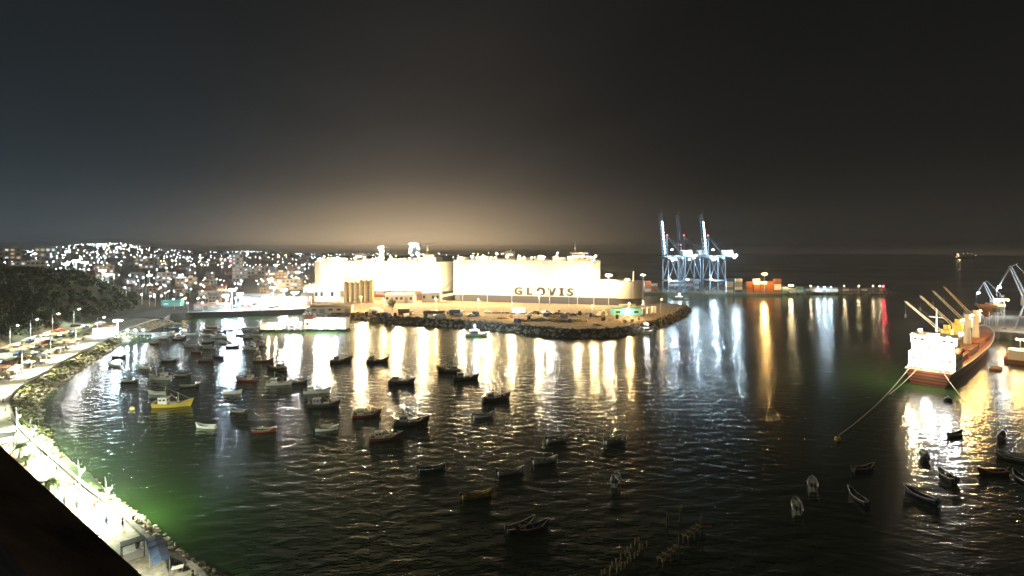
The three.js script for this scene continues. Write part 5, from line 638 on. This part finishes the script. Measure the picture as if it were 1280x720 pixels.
// ---------------------------------------------------------------- the town on the hill
const onLand = (u, v, up) => { let prev = null; for (let t = 330; t < 1500; t += 4) { const x = (u - 640) / F * t, y = H - (v - HV) / F * t - up, h = land(x, -t); if (h > 0 && prev !== null && y <= h) return V(x, h, -t); prev = h > 0 ? y - h : prev; } return null; };
{
  const walls = [mat(0.3, 0.25, 0.2, 0.8), mat(0.26, 0.26, 0.26, 0.8), mat(0.2, 0.15, 0.11, 0.8), mat(0.3, 0.2, 0.13, 0.8), mat(0.14, 0.2, 0.23, 0.8)], roofs = [M.rust, M.grey, mat(0.16, 0.13, 0.11, 0.8)], names = ['cream', 'pale grey', 'brown', 'ochre', 'bluish'];
  const house = (k, two) => {
    const w = R(7, 10), d = R(6, 8), h = two ? 5.6 : 3.2, t = thing('hillside_house', `${two ? 'two storey' : 'single storey'} ${names[k]} house on the town hillside`, 'house', null, 0, 'houses on the town hillside'); part('wall', mb().box(0, h / 2 - 1.5, 0, w, h + 3, d).geo(), walls[k], t);
    const s = new THREE.Shape(); s.moveTo(-d / 2 - 0.4, 0); s.lineTo(0, 1.8); s.lineTo(d / 2 + 0.4, 0); s.closePath(); const g = new THREE.ExtrudeGeometry(s, { depth: w + 0.8, bevelEnabled: false }); g.rotateY(Math.PI / 2); g.translate(-w / 2 - 0.4, h + 0.005, 0); part('roof', g, roofs[k % 3], t);
    for (let f = 0; f < (two ? 2 : 1); f++) for (let i = 0; i < 3; i++) if (f || i !== 1) sbox('window', rnd() < 0.12 ? M.winWarm : rnd() < 0.1 ? M.winCool : M.glass, t, (i - 1) * w * 0.3, 1.6 + f * 2.6, d / 2 + 0.03, 1.4, 1.3, 0.08); sbox('door', M.wood, t, 0, 1.0, d / 2 + 0.03, 1, 2, 0.08); return t;
  };
  const hs = []; for (let k = 0; k < 10; k++) hs.push(house(k % 5, k > 4));
  let n = 0; for (let i = 0; i < 4000 && n < 285; i++) { const u = R(-10, 420), r = 380 + 760 * Math.pow(rnd(), 0.8), x = (u - 640) / F * r, h = land(x, -r); if (h < 2.5) continue; const o = n < 10 ? hs[n] : dup(hs[n % 10]); o.position.set(x, h, -r); o.rotation.y = Math.atan2(-x, r) + R(-0.5, 0.5); n++; }
  // bluff-top houses and blocks
  const block = (label, p, w, h, d, cols, fl, wallM, lit, turn = 0) => { const t = thing('town_block', label, 'building', p, turn); part('wall', mb().box(0, h / 2 - 1.5, 0, w, h + 3, d).geo(), wallM, t); const rf = part('roof', mb().box(0, h + 0.2, 0, w + 0.5, 0.4, d + 0.5).geo(), M.grey, t); sbox('stair_head', M.cream, rf, w * 0.2, h + 1.2, 0, w * 0.2, 1.7, d * 0.4); for (let y = 0; y < fl; y++) for (let x = 0; x < cols; x++) sbox('window', rnd() < lit ? (rnd() < 0.6 ? M.winWarm : M.winCool) : M.glass, t, ((x + 0.5) / cols - 0.5) * w * 0.92, (y + 0.55) / fl * h, d / 2 + 0.03, w / cols * 0.55, h / fl * 0.5, 0.08); return t; };
  const B = (u, v, up) => onLand(u, v, up) ?? V((u - 640) / F * 500, land((u - 640) / F * 500, -500), -500);
  for (const [u, v, w, h, d, c, f, k, lit, lab] of [[35, 337, 20, 6, 9, 7, 2, 0, 0.5, 'wide floodlit white building on the bluff top'], [131, 352, 12, 13, 8, 4, 4, 3, 0.5, 'yellow lit four storey block above the gully'], [205, 355, 10, 10, 8, 3, 3, 2, 0.3, 'brownish block with red lit front in the town'], [233, 360, 16, 9, 9, 5, 3, 0, 0.5, 'cream lit block by the town plain'], [297, 352, 9, 26, 8, 3, 8, 1, 0.35, 'slim tall tower block beneath the red lamp'], [318, 348, 18, 10, 9, 6, 3, 1, 0.6, 'pale block right of the slim tower'], [345, 356, 20, 12, 10, 6, 4, 3, 0.6, 'ochre lit block near the port gate'], [362, 362, 22, 10, 10, 6, 3, 0, 0.7, 'long cream port office block'], [268, 372, 24, 6, 10, 8, 2, 1, 0.5, 'long low grey block on the waterfront'], [325, 382, 26, 7, 10, 8, 2, 0, 0.6, 'long low cream block behind the fishing quay'], [60, 322, 16, 8, 9, 5, 2, 1, 0.5, 'grey block on the town skyline'], [180, 336, 14, 9, 9, 4, 3, 2, 0.4, 'brown block on the middle hillside'], [12, 330, 13, 12, 8, 4, 4, 2, 0.3, 'dark brown block at the bluff top edge']]) { const p = B(u, v, 0); block(lab, p, w * p.length() / 520, h * p.length() / 560, d, c, f, walls[k], lit, Math.atan2(-p.x, -p.z)); }
  // street lamps of the town: most are points of light
  const tl = (c, big) => { const t = thing('town_lamp', `${c === COOL ? 'cool white' : c === WARM ? 'orange' : c === SOFT ? 'warm white' : 'white'} street lamp on the town hillside`, 'street lamp', null, 0, 'street lamps of the hillside town'); mb().bar(V(0, -1, 0), V(0, 7, 0), 0.14, 0.1, 5).bar(V(0, 7, 0), V(0, 7.2, 1.2), 0.07, 0.06, 4).build('pole', M.steel, t); part('lamp_head', mb().box(0, 7.1, 1.2, 0.44, 0.3, 0.4).geo(), bulbOf(c), t); return t; };
  const ps = [WHITE, COOL, SOFT, WARM].map((c) => tl(c)), cs = [0, 1, 1, 0, 1, 2, 1, 1, 0, 3], cc = [WHITE, COOL, SOFT, WARM]; let m = 0; const seen = new Set();
  for (let i = 0; i < 5000 && m < 296; i++) { const u = i % 7 === 6 ? R(400, 640) : i % 3 ? R(-5, 395) : R(60, 260), top = piece([[0, 317], [40, 315], [100, 309], [150, 306], [200, 313], [260, 320], [400, 317], [640, 316]], u), v = top + (u > 398 ? 9 : 62) * Math.pow(rnd(), 1.5); if (u < 130 && v > 349) continue; const p = onLand(u, v, 7.1); if (!p) continue; const k = cs[Math.floor(rnd() * 10)], o = seen.has(k) ? dup(ps[k]) : (seen.add(k), ps[k]); o.position.copy(p); o.rotation.y = Math.atan2(-p.x, -p.z) + R(-1, 1); if (m > 20 && m % 8 === 0 && !ps.includes(o)) lamp(o, 0, 6.6, 1.5, cc[k], R(60, 180), 0.3); m++; }
  { // the many more lamps of the town, too small and dense to pick apart
    const g = mb().box(0, 0, 0, 0.34, 0.24, 0.34).geo(), l = [[], []];
    for (let k = 0; k < 300 && l[0].length + l[1].length < 560; k++) {                    // strung along streets
      const u = R(-5, 420), d = R(420, 1180); let x = (u - 640) / F * d, z = -d, a = Math.atan2(-x, -z) + R(-0.5, 0.5) + (k % 4 ? 0 : 1.4); const n = 7 + Math.floor(R(0, 10)), w = k % 4 === 1 ? 1 : 0;
      for (let i = 0; i < n; i++) { const h = land(x, z); if (h > 2.6) l[w].push(V(x, h + 5.5, z)); x += Math.cos(a) * 15; z -= Math.sin(a) * 15; a += R(-0.12, 0.12); }
    }
    l.forEach((p, w) => { const im = new THREE.InstancedMesh(g, w ? glow(...SOFT, 90) : glow(...COOL, 100), p.length); im.name = w ? 'warm_town_light_mass' : 'cool_town_light_mass'; p.forEach((q, i) => im.setMatrixAt(i, new THREE.Matrix4().makeTranslation(q.x, q.y, q.z))); scene.add(im); tag(im, w ? 'strings of tiny warm lamps along the town streets' : 'dense strings of tiny cool lamps along the town streets', 'town lights', undefined, 'stuff'); });
  }
  // floodlight masts that glare in the town
  for (const [u, v, c, cd, h, w] of [[95, 341, WHITE, 3400, 14, 'over the bluff top sports ground'], [106, 345, WHITE, 2400, 13, 'at the corner of the bluff top sports ground'], [82, 344, COOL, 1800, 12, 'beside the bluff top sports ground'], [187, 344, WHITE, 4000, 12, 'on the middle hillside'], [226, 344, COOL, 4500, 12, 'glaring bluish above the town plain'], [290, 364, COOL, 7000, 14, 'behind the fishing quay'], [282, 374, COOL, 2600, 10, 'between the low waterfront blocks'], [300, 370, COOL, 2600, 11, 'beside the slim tower block'], [148, 309, WHITE, 700, 12, 'on the highest hill crest'], [345, 331, WHITE, 4500, 13, 'on the skyline toward the port'], [338, 349, SOFT, 5000, 12, 'beside the ochre port block'], [355, 362, WHITE, 6000, 12, 'at the port office front'], [368, 372, WHITE, 6000, 11, 'at the port gate'], [352, 381, WHITE, 3500, 9, 'behind the fishing quay workshop'], [372, 340, SOFT, 5000, 14, 'where the town meets the port'], [20, 318, COOL, 900, 10, 'at the left end of the skyline'], [43, 317, WHITE, 800, 9, 'on the skyline above the white building'], [28, 334, WHITE, 900, 9, 'beside the wide white bluff building'], [43, 340, COOL, 1400, 8, 'tinted bluish on the bluff slope'], [135, 388, COOL, 1200, 9, 'where the coast road leaves the bluff'], [128, 392, WHITE, 700, 9, 'at the coast road bend']]) { const p = onLand(u, v, h) ?? onLand(u, v + 3, h); if (p) highMast(`town floodlight mast ${w}`, p, h, c, cd * (u > 270 ? 1.1 : 0.45), u > 270 ? 9 : 6, 'town_mast'); }
  { const p = onLand(288, 327, 20), t = thing('radio_mast', 'red obstruction lamp on a radio mast above the town', 'mast', p); const k = mb(); for (let i = 0; i < 3; i++) { const a = i * 2.094, b = a + 2.094; k.bar(V(Math.cos(a) * 1.4, 0, Math.sin(a) * 1.4), V(Math.cos(a) * 0.3, 20, Math.sin(a) * 0.3), 0.12, 0.08, 4); for (let j = 0; j < 6; j++) { const f = lerp(1.4, 0.3, j / 6), g = lerp(1.4, 0.3, (j + 1) / 6); k.bar(V(Math.cos(a) * f, j * 3.33, Math.sin(a) * f), V(Math.cos(b) * g, j * 3.33 + 3.33, Math.sin(b) * g), 0.06, 0.06, 4); } } k.build('lattice', M.red, t); part('lamp', mb().ball(0, 20.5, 0, 0.9, 1, 2).geo(), M.bulbRed, t); lamp(t, 0, 20.6, 2.2, RED, 500, 0.5); }
}
renderer.render(scene, camera);
